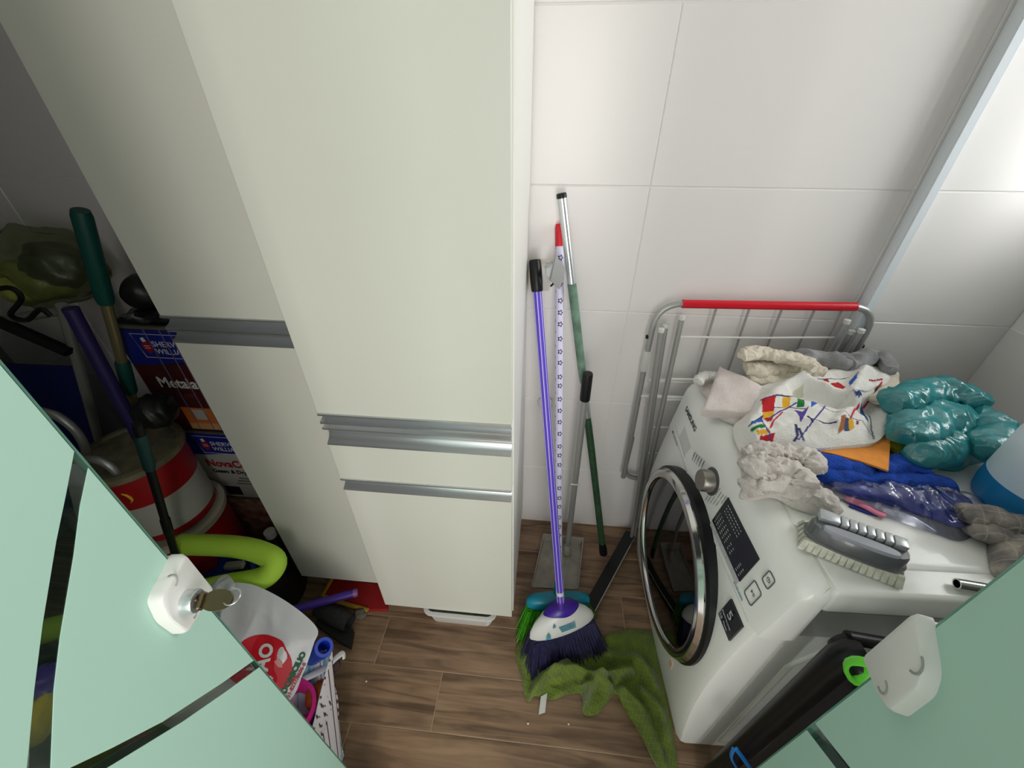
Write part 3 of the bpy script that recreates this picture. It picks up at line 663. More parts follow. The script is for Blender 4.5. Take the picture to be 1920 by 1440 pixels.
# ---------------------------------------------------------------- folded drying rack behind the machine
rk = thing('drying_rack', 'folded grey tubular clothes drying rack with a red top bar behind the washing machine', 'drying rack', (.59, 1.06, 0))
RY = 1.07
def bend(pts, r, k=6):
    out = [Vector(pts[0])]
    for i in range(1, len(pts) - 1):
        a, c, d = Vector(pts[i - 1]), Vector(pts[i]), Vector(pts[i + 1]); u = (a - c).normalized(); v = (d - c).normalized()
        for j in range(k + 1): t = j / k; out.append((c + u * r) * (1 - t) ** 2 + c * 2 * t * (1 - t) + (c + v * r) * t * t)
    return out + [Vector(pts[-1])]
fr = obj('outer_frame', B().sweep(bend([(.318, 1.075, .35), (.303, 1.07, .9), (.303, RY, 1.05), (.872, RY, 1.062), (.872, 1.07, .9), (.872, 1.075, .35)], .075), .0088, 12), M['steel'], rk)
obj('red_grip', B().tube((.368, RY, 1.0505), (.812, RY, 1.0605), .0118, n=18), M['red'], rk)
obj('lower_bar', B().sweep(bend([(.318, 1.075, .55), (.318, 1.078, .345), (.86, 1.078, .345), (.872, 1.075, .55)], .06), .0085, 12), M['steel'], rk)
for x, dx in ((.323, .075), (.337, .07), (.373, .035), (.80, -.02), (.842, -.06), (.832, -.06)):
    top = {.323: .975, .337: .982, .373: 1.012, .80: 1.02, .842: .998, .832: .985}[x]
    yy = RY - .02 if x in (.323, .842) else RY - .004 if x in (.337, .832) else RY - .012
    lg = obj('leg', B().tube((x, yy, top), (x + dx, yy - .012, .012), .0075, n=12), M['steel'], rk)
    obj('leg_cap', B().lathe([(.0085, 0), (.0085, .01), (.0, .0125)], (x, yy, top - .002), 12), M['white'], lg).location = Vector((0, 0, 0)) if False else Vector((0, 0, 0))
for z in (.96, .815, .735, .62, .5):
    obj('cross_wire', B().sweep([(.377, RY - .006, z - .008), (.6, RY - .006, z), (.805, RY - .006, z + .012)], .0032, 8), M['white'], rk)
for x in (.462, .549, .633, .716, .785):
    obj('wire', B().tube((x, RY + .004, 1.045), (x + .015, RY + .012, .37), .0032, n=8), M['steel'], rk)
for x in (.31, .325):
    obj('cross_wire', B().tube((x, RY, .735 + (x - .31) * 4), (.86, RY, .735 + (x - .31) * 4), .006, n=8), M['white'], rk)
for x in (.296, .879): obj('rivet', B().lathe([(.006, -.006), (.006, .006)], (x, RY, .945), 10, (1, 0, 0)), M['black'], rk)
obj('side_label', B().box((.2945, RY - .0105, .83), (.3135, RY + .0105, .9), .001), mat('clear_label', (206, 206, 202), .3), rk)
for x in (.398, .8): obj('rubber_foot', B().lathe([(.0105, 0), (.0115, .02), (.009, .045)], (x, 1.055, 0), 12), M['soft'], rk)
# ---------------------------------------------------------------- on the machine
ZT = .854
def heap(name, label, cat, m, outline, h, group=None, **k):
    z0 = k.pop('z0', ZT); return tag(obj(name, crumple(outline, z0, h, **k), m, ang=60), label, cat, group)
# teal bag
t = thing('plastic_bag', 'knotted teal plastic bag, shiny and stuffed, on the back right of the washing machine', 'bag', (0.9323, 0.8302, 0.86))
TB = [(0.8592, 0.8603, 0.88), (0.8639, 0.8841, 0.92), (0.8927, 0.8871, 0.95), (0.9535, 0.8964, 0.96), (0.9788, 0.8673, 0.96), (1.0054, 0.8411, 0.93), (1.0278, 0.8161, 0.92), (1.0263, 0.7745, 0.9), (1.0099, 0.7407, 0.89), (0.9752, 0.723, 0.88), (0.8922, 0.6902, 0.87), (0.8414, 0.6965, 0.865), (0.8181, 0.7184, 0.87), (0.8209, 0.7742, 0.875)]
obj('bag_body', crumple(TB, ZT, .075, 2.2, .022, 13, 3, nr=34, nt=150, side=.012), M['tealbag'], t, ang=80)
obj('bag_fold', sausage([(0.7892, 0.7977, 0.94), (0.8567, 0.8345, 0.94), (0.9223, 0.8619, 0.94), (0.9765, 0.8563, 0.94), (0.9784, 0.8116, 0.94)], .034, .8, 60, 110, (.006, 24, 2), cr=(.0115, 15, 1)), M['tealbag'], t, ang=80)
obj('bag_fold', sausage([(0.7553, 0.7067, 0.93), (0.8075, 0.7373, 0.93), (0.8553, 0.7596, 0.93), (0.9242, 0.794, 0.93)], .036, .85, 60, 110, (.006, 22, 5), cr=(.0115, 15, 3)), M['tealbag'], t, ang=80)
obj('bag_fold', sausage([(0.9708, 0.8108, 0.92), (0.9887, 0.7841, 0.92), (0.9633, 0.729, 0.92), (0.9015, 0.6753, 0.92)], .036, .8, 60, 110, (.006, 24, 8), cr=(.0115, 15, 5)), M['tealbag'], t, ang=80)
obj('bag_fold', sausage([(0.7763, 0.7028, 0.905), (0.8035, 0.6814, 0.905), (0.8609, 0.7108, 0.905), (0.9265, 0.7775, 0.905)], .028, .9, 50, 90, (.006, 24, 9), cr=(.0105, 15, 8)), M['tealbag'], t, ang=80)
# cream waffle towel, folded over, at the back
t = thing('towel', 'cream waffle towel loosely folded, back left of the heap by the rack', 'towel', (0.6646, 1.0539, 0.87))
obj('towel_fold', sausage([(0.5087, 0.9518, 0.965), (0.5556, 0.9699, 0.965), (0.6028, 0.9552, 0.965), (0.6474, 0.9382, 0.965), (0.6694, 0.9049, 0.965)], .022, .6, 40, 70, (.004, 40, 1), .6, cr=(.004, 60, 1)), M['creamt'], t, ang=80)
obj('towel_fold', sausage([(0.5286, 0.9467, 0.93), (0.5712, 0.9455, 0.93), (0.6317, 0.9617, 0.93), (0.6826, 0.956, 0.93), (0.7203, 0.9391, 0.93)], .025, .62, 40, 70, (.004, 40, 2), .6, cr=(.005, 50, 2)), M['creamt'], t, ang=80)
obj('towel_fold', sausage([(0.5369, 0.9369, 0.91), (0.574, 0.9354, 0.91), (0.6114, 0.9289, 0.91), (0.6717, 0.9446, 0.91)], .026, .6, 40, 70, (.005, 40, 3), .6, cr=(.005, 50, 3)), M['creamt'], t, ang=80)
obj('towel_fold', sausage([(0.578, 0.9545, 0.88), (0.6311, 0.9494, 0.88), (0.6907, 0.9601, 0.88), (0.7838, 0.9816, 0.88)], .036, .7, 20, 30, (.007, 40, 4), .6), M['creamt'], t, ang=80)
t = thing('rag', 'dark grey crumpled rag behind the printed towel', 'rag', (0.881, 1.0743, 0.87))
obj('rag_fold', sausage([(0.6628, 0.9834, 0.945), (0.7193, 0.9887, 0.945), (0.7666, 0.9769, 0.945), (0.8122, 0.9758, 0.945)], .028, .7, 20, 34, (.012, 30, 6), .4), M['greyc'], t, ang=80)
obj('rag_fold', sausage([(0.7852, 0.9628, 0.945), (0.836, 0.9942, 0.945), (0.8818, 1.0151, 0.945), (0.8914, 0.9833, 0.945), (0.8755, 0.9456, 0.945)], .025, .75, 20, 34, (.012, 32, 7), .5), M['greyc'], t, ang=80)
obj('rag_fold', sausage([(0.7282, 0.9933, 0.895), (0.8009, 1.0002, 0.895), (0.8737, 1.007, 0.895), (0.9318, 1.0125, 0.895)], .036, .8, 20, 34, (.01, 30, 8), .5), M['greyc'], t, ang=80)
t = thing('rag', 'beige striped rag end poking out right of the printed towel', 'rag', (0.9498, 1.0133, 0.86))
obj('rag_fold', sausage([(0.8663, 0.9655, 0.915), (0.901, 0.979, 0.915), (0.8925, 0.9406, 0.915), (0.8458, 0.8826, 0.915), (0.7976, 0.8518, 0.915)], .018, .8, 18, 26, (.008, 34, 9), .6), M['creamt'], t, ang=80)
obj('rag_fold', sausage([(0.8607, 0.9322, 0.885), (0.8803, 0.9176, 0.885), (0.8781, 0.8881, 0.885), (0.8237, 0.8507, 0.885)], .022, .8, 18, 26, (.008, 34, 10), .6), M['rag'], t, ang=80)
# pinkish folded cloth
hp = [(0.4772, 0.9763, 0.915), (0.5577, 0.8922, 0.915), (0.5047, 0.804, 0.895), (0.3983, 0.8254, 0.88)]
b = B(); n = 22; g = []
for lay in (0, 1):
    rows = []
    for i in range(n + 1):
        row = []
        for j in range(n + 1):
            u, v = i / n, j / n; p = Vector(hp[0]).lerp(Vector(hp[1]), u).lerp(Vector(hp[3]).lerp(Vector(hp[2]), u), v)
            d = min(u, v, 1 - u, 1 - v); z = p.z + .006 * noise.noise(p * 26) - .003 * (1 - min(1, d * 10)) ** 2
            row.append(b.b.verts.new((p.x, p.y, z if lay == 0 else max(ZT, z - .022))))
        rows.append(row)
    for i in range(n):
        for j in range(n):
            q = (rows[i][j], rows[i + 1][j], rows[i + 1][j + 1], rows[i][j + 1]); b.b.faces.new(q if lay == 0 else q[::-1])
    g.append(rows)
bd = [(i, 0) for i in range(n)] + [(n, j) for j in range(n)] + [(n - i, n) for i in range(n)] + [(0, n - j) for j in range(n)]
for k in range(len(bd)):
    a, c = bd[k], bd[(k + 1) % len(bd)]; b.b.faces.new((g[0][a[0]][a[1]], g[0][c[0]][c[1]], g[1][c[0]][c[1]], g[1][a[0]][a[1]]))
tag(obj('folded_cloth', b, M['pink'], ang=70), 'square pale pink folded cloth at the front left of the heap', 'cloth')
heap('rag', 'off-white frayed rag peeking from under the pink folded cloth', 'rag', M['rag'], [(0.4318, 0.9858, 0.86), (0.4746, 1.0117, 0.86), (0.5009, 0.9923, 0.86), (0.5412, 0.9125, 0.86), (0.536, 0.8129, 0.86), (0.4957, 0.7891, 0.86), (0.4616, 0.8059, 0.86), (0.4343, 0.8325, 0.86), (0.4352, 0.9025, 0.86)], .012, p=1.6, amp=.008, sc=30, seed=5, nr=18, nt=90)
b = B().sweep(smooth_path([(0.4115, 0.9294, 0.89), (0.4407, 0.9632, 0.89), (0.4724, 0.9609, 0.89)], 14), [.011 + .004 * (i % 2) for i in range(14)], 12, flat=.9, nz=(.004, 60, 3)); tag(obj('rag', b, M['terry'], ang=80), 'small rolled white rag with knotted fringe at the back left corner of the washing machine', 'rag')
# printed white terry towel
TW = [(0.5268, 0.88, 0.9), (0.4952, 0.8094, 0.885), (0.4576, 0.7739, 0.87), (0.4443, 0.718, 0.866), (0.4534, 0.6902, 0.864), (0.5078, 0.7046, 0.868), (0.5645, 0.6921, 0.882), (0.6395, 0.6976, 0.893), (0.7152, 0.7085, 0.902), (0.769, 0.7541, 0.903), (0.8329, 0.8169, 0.903), (0.8373, 0.8688, 0.905), (0.8505, 0.9105, 0.9), (0.8887, 0.9306, 0.91), (0.8967, 0.9633, 0.925), (0.8627, 0.9755, 0.935), (0.815, 0.9842, 0.935), (0.7244, 0.9471, 0.93), (0.6434, 0.9244, 0.925), (0.5882, 0.9095, 0.915)]
TWR = [([(0.4693, 0.7539, 0.92), (0.5416, 0.8317, 0.92), (0.6555, 0.9183, 0.92)], .014, .018), ([(0.6259, 0.855, 0.92), (0.687, 0.8305, 0.92), (0.7252, 0.8134, 0.92), (0.8147, 0.864, 0.92)], -.026, .02), ([(0.6442, 0.9024, 0.93), (0.6952, 0.8544, 0.93), (0.7423, 0.8309, 0.93)], .02, .016), ([(0.839, 0.9759, 0.93), (0.7734, 0.8957, 0.93), (0.7273, 0.8253, 0.93)], .018, .016), ([(0.8889, 0.955, 0.93), (0.8252, 0.889, 0.93), (0.7785, 0.8622, 0.93)], .012, .014), ([(0.6513, 0.7464, 0.9), (0.7159, 0.8016, 0.9), (0.7592, 0.8465, 0.9)], .014, .012), ([(0.7955, 0.8606, 0.9), (0.7464, 0.7663, 0.9), (0.7219, 0.718, 0.9)], -.012, .012), ([(0.4725, 0.7521, 0.89), (0.4932, 0.7448, 0.89), (0.4571, 0.6803, 0.89)], .01, .014)]
b = crumple(TW, .856, .066, 1.8, .007, 14, 12, ridges=TWR, nr=110, nt=330, edge='z', side=.003, center=(0.6299, 0.7884, 0.92)[:2])
lay = b.b.loops.layers.float_color.new('print')
prints = []
def pp(c, pts): prints.append((srgb(c), [(p[0], p[1]) for p in pts]))
W_, RD, YL, GN, BL, NV, BR, PR = (236, 234, 228), (190, 24, 34), (232, 176, 40), (24, 122, 56), (38, 98, 190), (52, 62, 110), (170, 104, 56), (84, 66, 150)
def pl(c, w_, pts): prints.append((srgb(c), [(p[0], p[1]) for p in strip(pts, w_)]))
pl(NV, .0035, [(0.5243, 0.8279, 0.912), (0.5702, 0.8344, 0.912), (0.6196, 0.8347, 0.912), (0.6616, 0.8095, 0.912)]); pl(NV, .0035, [(0.505, 0.7654, 0.907), (0.5456, 0.8009, 0.907), (0.5814, 0.8002, 0.907), (0.6048, 0.7865, 0.907)])
pp(RD, [(0.5265, 0.827, 0.908), (0.5583, 0.8321, 0.908), (0.5403, 0.7891, 0.908), (0.5122, 0.7844, 0.908)]); pp(YL, [(0.5143, 0.7851, 0.906), (0.5413, 0.7897, 0.906), (0.5324, 0.7711, 0.906), (0.5083, 0.7669, 0.906)]); pp(RD, [(0.5095, 0.7663, 0.905), (0.5324, 0.7704, 0.905), (0.523, 0.7562, 0.905), (0.5165, 0.7575, 0.905)])
pp(YL, [(0.5731, 0.8309, 0.91), (0.5924, 0.8327, 0.91), (0.5769, 0.798, 0.91), (0.562, 0.7966, 0.91)]); pp(GN, [(0.6088, 0.8347, 0.908), (0.6258, 0.8342, 0.908), (0.605, 0.7952, 0.908), (0.592, 0.7979, 0.908)]); pp(BL, [(0.6423, 0.8362, 0.906), (0.6551, 0.8227, 0.906), (0.6305, 0.8021, 0.906), (0.6158, 0.7888, 0.906)])
pp(BL, [(0.4783, 0.7517, 0.886), (0.509, 0.7697, 0.886), (0.5061, 0.7562, 0.886), (0.4723, 0.7418, 0.886)]); pp(GN, [(0.4723, 0.7368, 0.884), (0.5048, 0.7453, 0.884), (0.5023, 0.736, 0.884), (0.4743, 0.7297, 0.884)]); pp(YL, [(0.4806, 0.7276, 0.88), (0.511, 0.734, 0.88), (0.5077, 0.723, 0.88), (0.4812, 0.717, 0.88)]); pp(RD, [(0.4862, 0.7155, 0.877), (0.5195, 0.7239, 0.877), (0.5158, 0.7096, 0.877), (0.4811, 0.6995, 0.877)])
pl(NV, .003, [(0.4719, 0.7429, 0.885), (0.4912, 0.7597, 0.885), (0.5127, 0.7751, 0.885)]); pl(PR, .0032, [(0.5056, 0.7704, 0.89), (0.5022, 0.7438, 0.89), (0.5075, 0.7226, 0.89), (0.5051, 0.6948, 0.89)])
pl(PR, .0032, [(0.6751, 0.8261, 0.9), (0.6375, 0.7825, 0.9), (0.5995, 0.7451, 0.9), (0.5636, 0.7099, 0.9)]); pl(PR, .0035, [(0.5198, 0.7654, 0.905), (0.56, 0.7907, 0.905), (0.5973, 0.8124, 0.905)]); pl(PR, .003, [(0.728, 0.85, 0.9), (0.73, 0.8271, 0.9)])
pl((206, 40, 74), .0035, [(0.5121, 0.7338, 0.89), (0.5276, 0.7573, 0.89), (0.5562, 0.783, 0.89)]); pl((206, 40, 74), .004, [(0.7404, 0.8179, 0.9), (0.7067, 0.7852, 0.9), (0.6787, 0.749, 0.9)]); pl((206, 40, 74), .004, [(0.8442, 0.9121, 0.92), (0.8103, 0.8768, 0.92), (0.7783, 0.8476, 0.92)]); pl((170, 30, 60), .006, [(0.8125, 0.9137, 0.925), (0.8488, 0.9195, 0.925)])
pp(PR, [(0.5826, 0.7891, 0.9), (0.5944, 0.7784, 0.9), (0.6157, 0.7961, 0.9), (0.598, 0.7711, 0.9), (0.5815, 0.7508, 0.9), (0.5802, 0.7656, 0.9)]); pl(NV, .005, [(0.5998, 0.7658, 0.895), (0.6038, 0.7476, 0.895)]); pl(NV, .006, [(0.5711, 0.7483, 0.882), (0.5659, 0.7193, 0.882), (0.5563, 0.7081, 0.882)]); pl(NV, .005, [(0.5744, 0.7378, 0.882), (0.5734, 0.7063, 0.882)])
pp(RD, [(0.7035, 0.8891, 0.93), (0.7352, 0.9015, 0.93), (0.7351, 0.8737, 0.93), (0.7119, 0.8537, 0.93), (0.704, 0.8663, 0.93)]); pp(RD, [(0.7057, 0.913, 0.93), (0.7191, 0.9167, 0.93), (0.7126, 0.8993, 0.93), (0.6981, 0.8933, 0.93)]); pp(BL, [(0.7483, 0.8887, 0.93), (0.7922, 0.9309, 0.93), (0.7668, 0.895, 0.93), (0.7402, 0.8697, 0.93)]); pl(NV, .003, [(0.6749, 0.9077, 0.93), (0.7286, 0.9176, 0.93), (0.7675, 0.9189, 0.93)])
pl((40, 72, 130), .011, [(0.7313, 0.8291, 0.905), (0.749, 0.8391, 0.905), (0.7567, 0.8315, 0.905), (0.742, 0.7979, 0.905), (0.7375, 0.7745, 0.905)]); pl((60, 90, 120), .0028, [(0.6455, 0.8072, 0.89), (0.6602, 0.7773, 0.89), (0.6835, 0.7664, 0.89), (0.7167, 0.764, 0.89), (0.7326, 0.7333, 0.89)]); pl(NV, .0026, [(0.6016, 0.7571, 0.88), (0.6246, 0.7447, 0.88), (0.6482, 0.7416, 0.88)]); pl(NV, .0026, [(0.7822, 0.8382, 0.9), (0.7499, 0.7759, 0.9), (0.7241, 0.7216, 0.9)])
pp(BR, [(0.6599, 0.7553, 0.88), (0.6741, 0.7603, 0.88), (0.6648, 0.7343, 0.88), (0.6471, 0.7222, 0.88)]); pp((60, 74, 110), [(0.6721, 0.7564, 0.88), (0.6853, 0.7595, 0.88), (0.6748, 0.7317, 0.88), (0.6619, 0.7288, 0.88)]); pp(YL, [(0.6829, 0.7593, 0.88), (0.6961, 0.7623, 0.88), (0.6884, 0.74, 0.88), (0.6748, 0.7317, 0.88)]); pp((150, 50, 80), [(0.7023, 0.7611, 0.88), (0.7084, 0.7617, 0.88), (0.702, 0.7502, 0.88), (0.696, 0.7496, 0.88)])
pp((206, 204, 180), [(0.6184, 0.8698, 0.925), (0.6426, 0.8812, 0.925), (0.6415, 0.8607, 0.925), (0.6109, 0.8533, 0.925)])
bw = srgb(W_)
for f in b.b.faces:
    for lp in f.loops:
        x, y, z = lp.vert.co; c = bw
        for cc, P in prints:
            if inpoly(x, y, P): c = cc
        lp[lay] = c
tw = tag(obj('towel', b, M['terryp'], ang=80), 'white terry towel printed with red, yellow, green and blue motifs on top of the heap', 'towel')
# orange, yellow, blue things below
b = B(); P = [(0.5873, 0.7017, 0.878), (0.6244, 0.6839, 0.886), (0.6601, 0.6588, 0.894), (0.6959, 0.6283, 0.9), (0.7767, 0.7466, 0.896), (0.7521, 0.7564, 0.89), (0.651, 0.7295, 0.88)]
tag(obj('cleaning_cloth', B().prism(P, (0, 0, -.004)), M['orange'], ang=40), 'flat orange cleaning cloth showing below the printed towel', 'cloth')
tag(obj('cleaning_cloth', B().prism([(p[0] - .012, p[1] + .012, p[2] + .006) for p in [(0.611, 0.7076, 0.868), (0.6642, 0.7026, 0.868), (0.6839, 0.6756, 0.868), (0.7353, 0.6931, 0.868), (0.7756, 0.7777, 0.868), (0.6616, 0.7399, 0.868)]], (0, 0, -.003)), M['orange'], ang=40), 'second orange cloth layered under the flat orange cleaning cloth', 'cloth')
tag(obj('sponge_cloth', sausage([(0.7966, 0.7698, 0.872), (0.7957, 0.7225, 0.872), (0.8015, 0.6954, 0.872), (0.8171, 0.663, 0.872)], .02, .55, 16, 24, (.004, 40, 4), .7), M['yellow'], ang=80), 'yellow rolled cloth between the orange cloth and the teal bag', 'cloth')
t = thing('fuzzy_cloth', 'royal blue fuzzy cloth in two rolls under the orange cloth', 'cloth', (0.7095, 0.6587, 0.856))
obj('cloth_roll', sausage([(0.5684, 0.6734, 0.872), (0.6192, 0.6626, 0.872), (0.6569, 0.6539, 0.872), (0.6875, 0.642, 0.872)], .028, .7, 20, 30, (.006, 40, 2), .5), M['blue'], t, ang=80)
obj('cloth_roll', sausage([(0.5814, 0.6464, 0.866), (0.6473, 0.632, 0.866), (0.728, 0.6296, 0.866), (0.7791, 0.6302, 0.866), (0.8329, 0.6297, 0.866)], .026, .72, 20, 34, (.006, 40, 6), .7), M['blue'], t, ang=80)
obj('cloth_roll', sausage([(0.6947, 0.6518, 0.878), (0.745, 0.6656, 0.878), (0.774, 0.6623, 0.878), (0.7744, 0.6446, 0.878)], .025, .75, 20, 30, (.007, 40, 9), .5), M['blue'], t, ang=80)
# grey-white tangled rag at the front
t = thing('rag', 'tangled greyish-white frayed rag left of the blue cloth, near the front edge', 'rag', (0.4959, 0.6386, 0.856))
obj('rag_body', crumple([(0.4445, 0.6832, 0.87), (0.4958, 0.7048, 0.87), (0.5567, 0.714, 0.87), (0.5881, 0.6967, 0.87), (0.5803, 0.6562, 0.87), (0.5475, 0.6021, 0.87), (0.5717, 0.5709, 0.87), (0.5829, 0.5467, 0.87), (0.5331, 0.5335, 0.87), (0.5035, 0.5517, 0.87), (0.4638, 0.5738, 0.87), (0.403, 0.5681, 0.87), (0.4273, 0.612, 0.87), (0.4348, 0.6502, 0.87)], .855, .03, 2, .016, 22, 21, nr=40, nt=170, side=.008), M['rag'], t, ang=80)
obj('rag_fold', sausage([(0.4297, 0.6388, 0.9), (0.4794, 0.6623, 0.9), (0.5308, 0.6577, 0.9), (0.5584, 0.6448, 0.9), (0.5475, 0.6143, 0.9)], .02, .7, 36, 64, (.006, 40, 3), .6, cr=(.008, 55, 3)), M['rag'], t, ang=80)
obj('rag_fold', sausage([(0.4123, 0.5973, 0.9), (0.4529, 0.6229, 0.9), (0.4921, 0.6178, 0.9), (0.5144, 0.5999, 0.9), (0.5099, 0.5697, 0.9)], .022, .7, 36, 64, (.006, 40, 5), .6, cr=(.008, 55, 5)), M['rag'], t, ang=80)
obj('rag_fold', sausage([(0.4058, 0.5732, 0.88), (0.4487, 0.5951, 0.88), (0.4849, 0.5847, 0.88), (0.5286, 0.5715, 0.88), (0.5622, 0.543, 0.88)], .02, .7, 36, 64, (.006, 40, 7), .5, cr=(.008, 55, 7)), M['rag'], t, ang=80)
obj('rag_fold', sausage([(0.4307, 0.5883, 0.895), (0.4642, 0.6083, 0.895), (0.4831, 0.5932, 0.895), (0.4527, 0.5687, 0.895), (0.4293, 0.5718, 0.895)], .015, .8, 18, 34, (.01, 40, 8), .6), M['rag'], t, ang=80)
# blue sachet in a clear sleeve
t = thing('plastic_sleeve', 'clear plastic sleeve holding blue cloth and a pink edge, in front of the blue rolls', 'packet', (0.7197, 0.5776, 0.855))
SL = [(0.5872, 0.6216, 0.86), (0.6737, 0.637, 0.86), (0.7568, 0.6376, 0.86), (0.8406, 0.6273, 0.86), (0.8684, 0.5877, 0.86), (0.7789, 0.509, 0.86), (0.7302, 0.5154, 0.86), (0.6826, 0.5396, 0.86), (0.6279, 0.5588, 0.86), (0.5965, 0.5814, 0.86)]
obj('sleeve_content', crumple([(0.6012, 0.6187, 0.86), (0.6911, 0.6314, 0.86), (0.7823, 0.6301, 0.86), (0.8487, 0.6118, 0.86), (0.8281, 0.5653, 0.86), (0.7897, 0.5323, 0.86), (0.7386, 0.5532, 0.86), (0.6875, 0.577, 0.86), (0.6267, 0.5909, 0.86)], .855, .012, 2, .005, 22, 31, nr=22, nt=110), M['bluebag'], t, ang=80)
obj('pink_edge', sausage([(0.6089, 0.5839, 0.86), (0.6262, 0.5725, 0.86), (0.646, 0.5567, 0.86), (0.6603, 0.5459, 0.86)], .009, .4, 12, 20, (.003, 40, 3), .5), M['magenta'], t, ang=80)
obj('sleeve_film', crumple(SL, .8545, .024, 2.2, .012, 26, 33, nr=26, nt=130, aniso=(1, .5)), M['clearbag'], t, ang=80)
# plaid sock
t = thing('sock', 'grey and beige plaid sock crumpled at the front right of the washing machine', 'sock', (0.8416, 0.5287, 0.856))
obj('sock_fold', sausage([(0.7793, 0.5382, 0.885), (0.816, 0.5416, 0.885), (0.8371, 0.5244, 0.885), (0.8749, 0.5279, 0.885)], .024, .8, 18, 30, (.009, 40, 3), .5), M['sock'], t, ang=80)
obj('sock_fold', sausage([(0.7787, 0.5261, 0.875), (0.7979, 0.5113, 0.875), (0.826, 0.5086, 0.875), (0.8686, 0.518, 0.875)], .022, .8, 18, 30, (.009, 40, 5), .5), M['sock'], t, ang=80)
obj('sock_foot', crumple([(0.8062, 0.5048, 0.87), (0.8558, 0.5247, 0.87), (0.8794, 0.5117, 0.87), (0.8446, 0.4677, 0.87), (0.7852, 0.4413, 0.87), (0.7656, 0.4488, 0.87)], .855, .03, 2, .01, 24, 41, nr=24, nt=90), M['sock'], t, ang=80)
# detergent jug
t = thing('detergent_jug', 'milky plastic jug with blue liquid at the right end of the washing machine', 'jug', (.945, .60, ZT))
obj('jug_body', B().lathe([(.0, .002), (.062, .0), (.076, .008), (.079, .03), (.079, .15), (.07, .185), (.04, .215), (.02, .23), (.02, .255)], (.945, .60, ZT), 40), M['jug'], t, ang=60)
obj('liquid', B().lathe([(.0, .0015), (.0625, -.0003), (.0766, .0076), (.0797, .03), (.0797, .06)], (.945, .60, ZT), 40), M['liq'], t, ang=40)
obj('jug_handle', B().sweep(bend([(.925, .545, ZT + .19), (.905, .50, ZT + .17), (.905, .51, ZT + .1), (.918, .53, ZT + .08)], .02), .012, 12), M['jug'], t, ang=60)
obj('jug_cap', B().lathe([(.023, .24), (.024, .243), (.024, .268), (.022, .271), (.0, .271)], (.945, .60, ZT), 28), M['white'], t)
# scrubbing brush lying on the lid
bp0 = Vector((0.4799, 0.4907, 0.885)); bp1 = Vector((0.6066, 0.4304, 0.885))
ax = (bp1 - bp0); ln = ax.length; ax.normalize(); sdv = Vector((ax.y, -ax.x, 0))   # sdv points to the camera side
bc = (bp0 + bp1) / 2; bc.z = 0
t = thing('scrubbing_brush', 'grey plastic scrubbing brush with pale bristles lying on the machine lid', 'brush', (bc.x, bc.y, ZT))
mb = Matrix(((ax.x, -sdv.x, 0, bc.x), (ax.y, -sdv.y, 0, bc.y), (0, 0, 1, ZT), (0, 0, 0, 1)))
hl = ln / 2
def boat(hx, hy, z, n=36, pw=2.6): return [(hx * math.copysign(abs(math.cos(2 * math.pi * i / n)) ** (2 / pw), math.cos(2 * math.pi * i / n)), hy * math.copysign(abs(math.sin(2 * math.pi * i / n)) ** (2 / pw), math.sin(2 * math.pi * i / n)), z) for i in range(n)]
b = B(); loft(b, [boat(hl, .026, .020), boat(hl * 1.03, .0285, .022), boat(hl * 1.03, .0285, .026), boat(hl * .985, .0255, .028), boat(hl * .965, .0235, .046), boat(hl * .94, .021, .050)]); b.xform(mb); bd = obj('brush_body', b, M['brushg'], t)
b = B()
for i in range(15):
    for j in range(5):
        x = -hl * .93 + 2 * hl * .93 * i / 14; y = -.021 + .042 * j / 4
        sp = 1 + .18 * abs(y) / .021; cnx = x; 
        b.add([(x - .0045, y - .003, .021), (x + .0045, y - .003, .021), (x + .0045, y + .003, .021), (x - .0045, y + .003, .021), (x * 1.03 - .0065, y * 1.25 - .0045, .001), (x * 1.03 + .0065, y * 1.25 - .0045, .001), (x * 1.03 + .0065, y * 1.25 + .0045, .001), (x * 1.03 - .0065, y * 1.25 + .0045, .001)], [(0, 1, 2, 3), (7, 6, 5, 4), (0, 4, 5, 1), (1, 5, 6, 2), (2, 6, 7, 3), (3, 7, 4, 0)])
b.xform(mb); o = obj('bristles', b, M['bristle'], t); o['kind'] = 'stuff'
xk = -hl * .86
for i, wd in enumerate([.036, .014, .014, .014, .014, .014, .014, .022]):
    wd *= hl * 1.76 / .142
    b = B().box((xk + .0007, .004, .045), (xk + wd - .0007, .0245, .060), .0016, 2); xk += wd; b.xform(mb); obj('grip_rib', b, M['brushs'], t)
b = B(); loft(b, [boat(hl * .76, .0115, .0492, 28, 3), boat(hl * .76, .0115, .0515, 28, 3), boat(hl * .73, .0085, .0545, 28, 3)]); b.xform(Matrix.Translation(-sdv * 0) @ mb @ Matrix.Translation((0, -.0105, 0))); obj('grip_pad', b, M['brushp'], t)
# small chrome end by the right door, and grime
tag(obj('pipe_end', B().lathe([(.0085, 0), (.0085, .05), (.0065, .05), (.0065, .0)], (0.7336, 0.4101, 0.863), 16, (-.9, .1, 0)).xform(Matrix.Identity(4)), M['chrome']), 'short chrome pipe end on the lid beside the right glass door', 'pipe')
tag(obj('thread_scrap', B().sweep([(0.6078, 0.5684, 0.8565), (0.6224, 0.5597, 0.8565), (0.6341, 0.5534, 0.8565), (0.6483, 0.5498, 0.8565)], .003, 8), M['bluebag']), 'short navy beaded scrap between the brush and the clear sleeve', 'scrap')
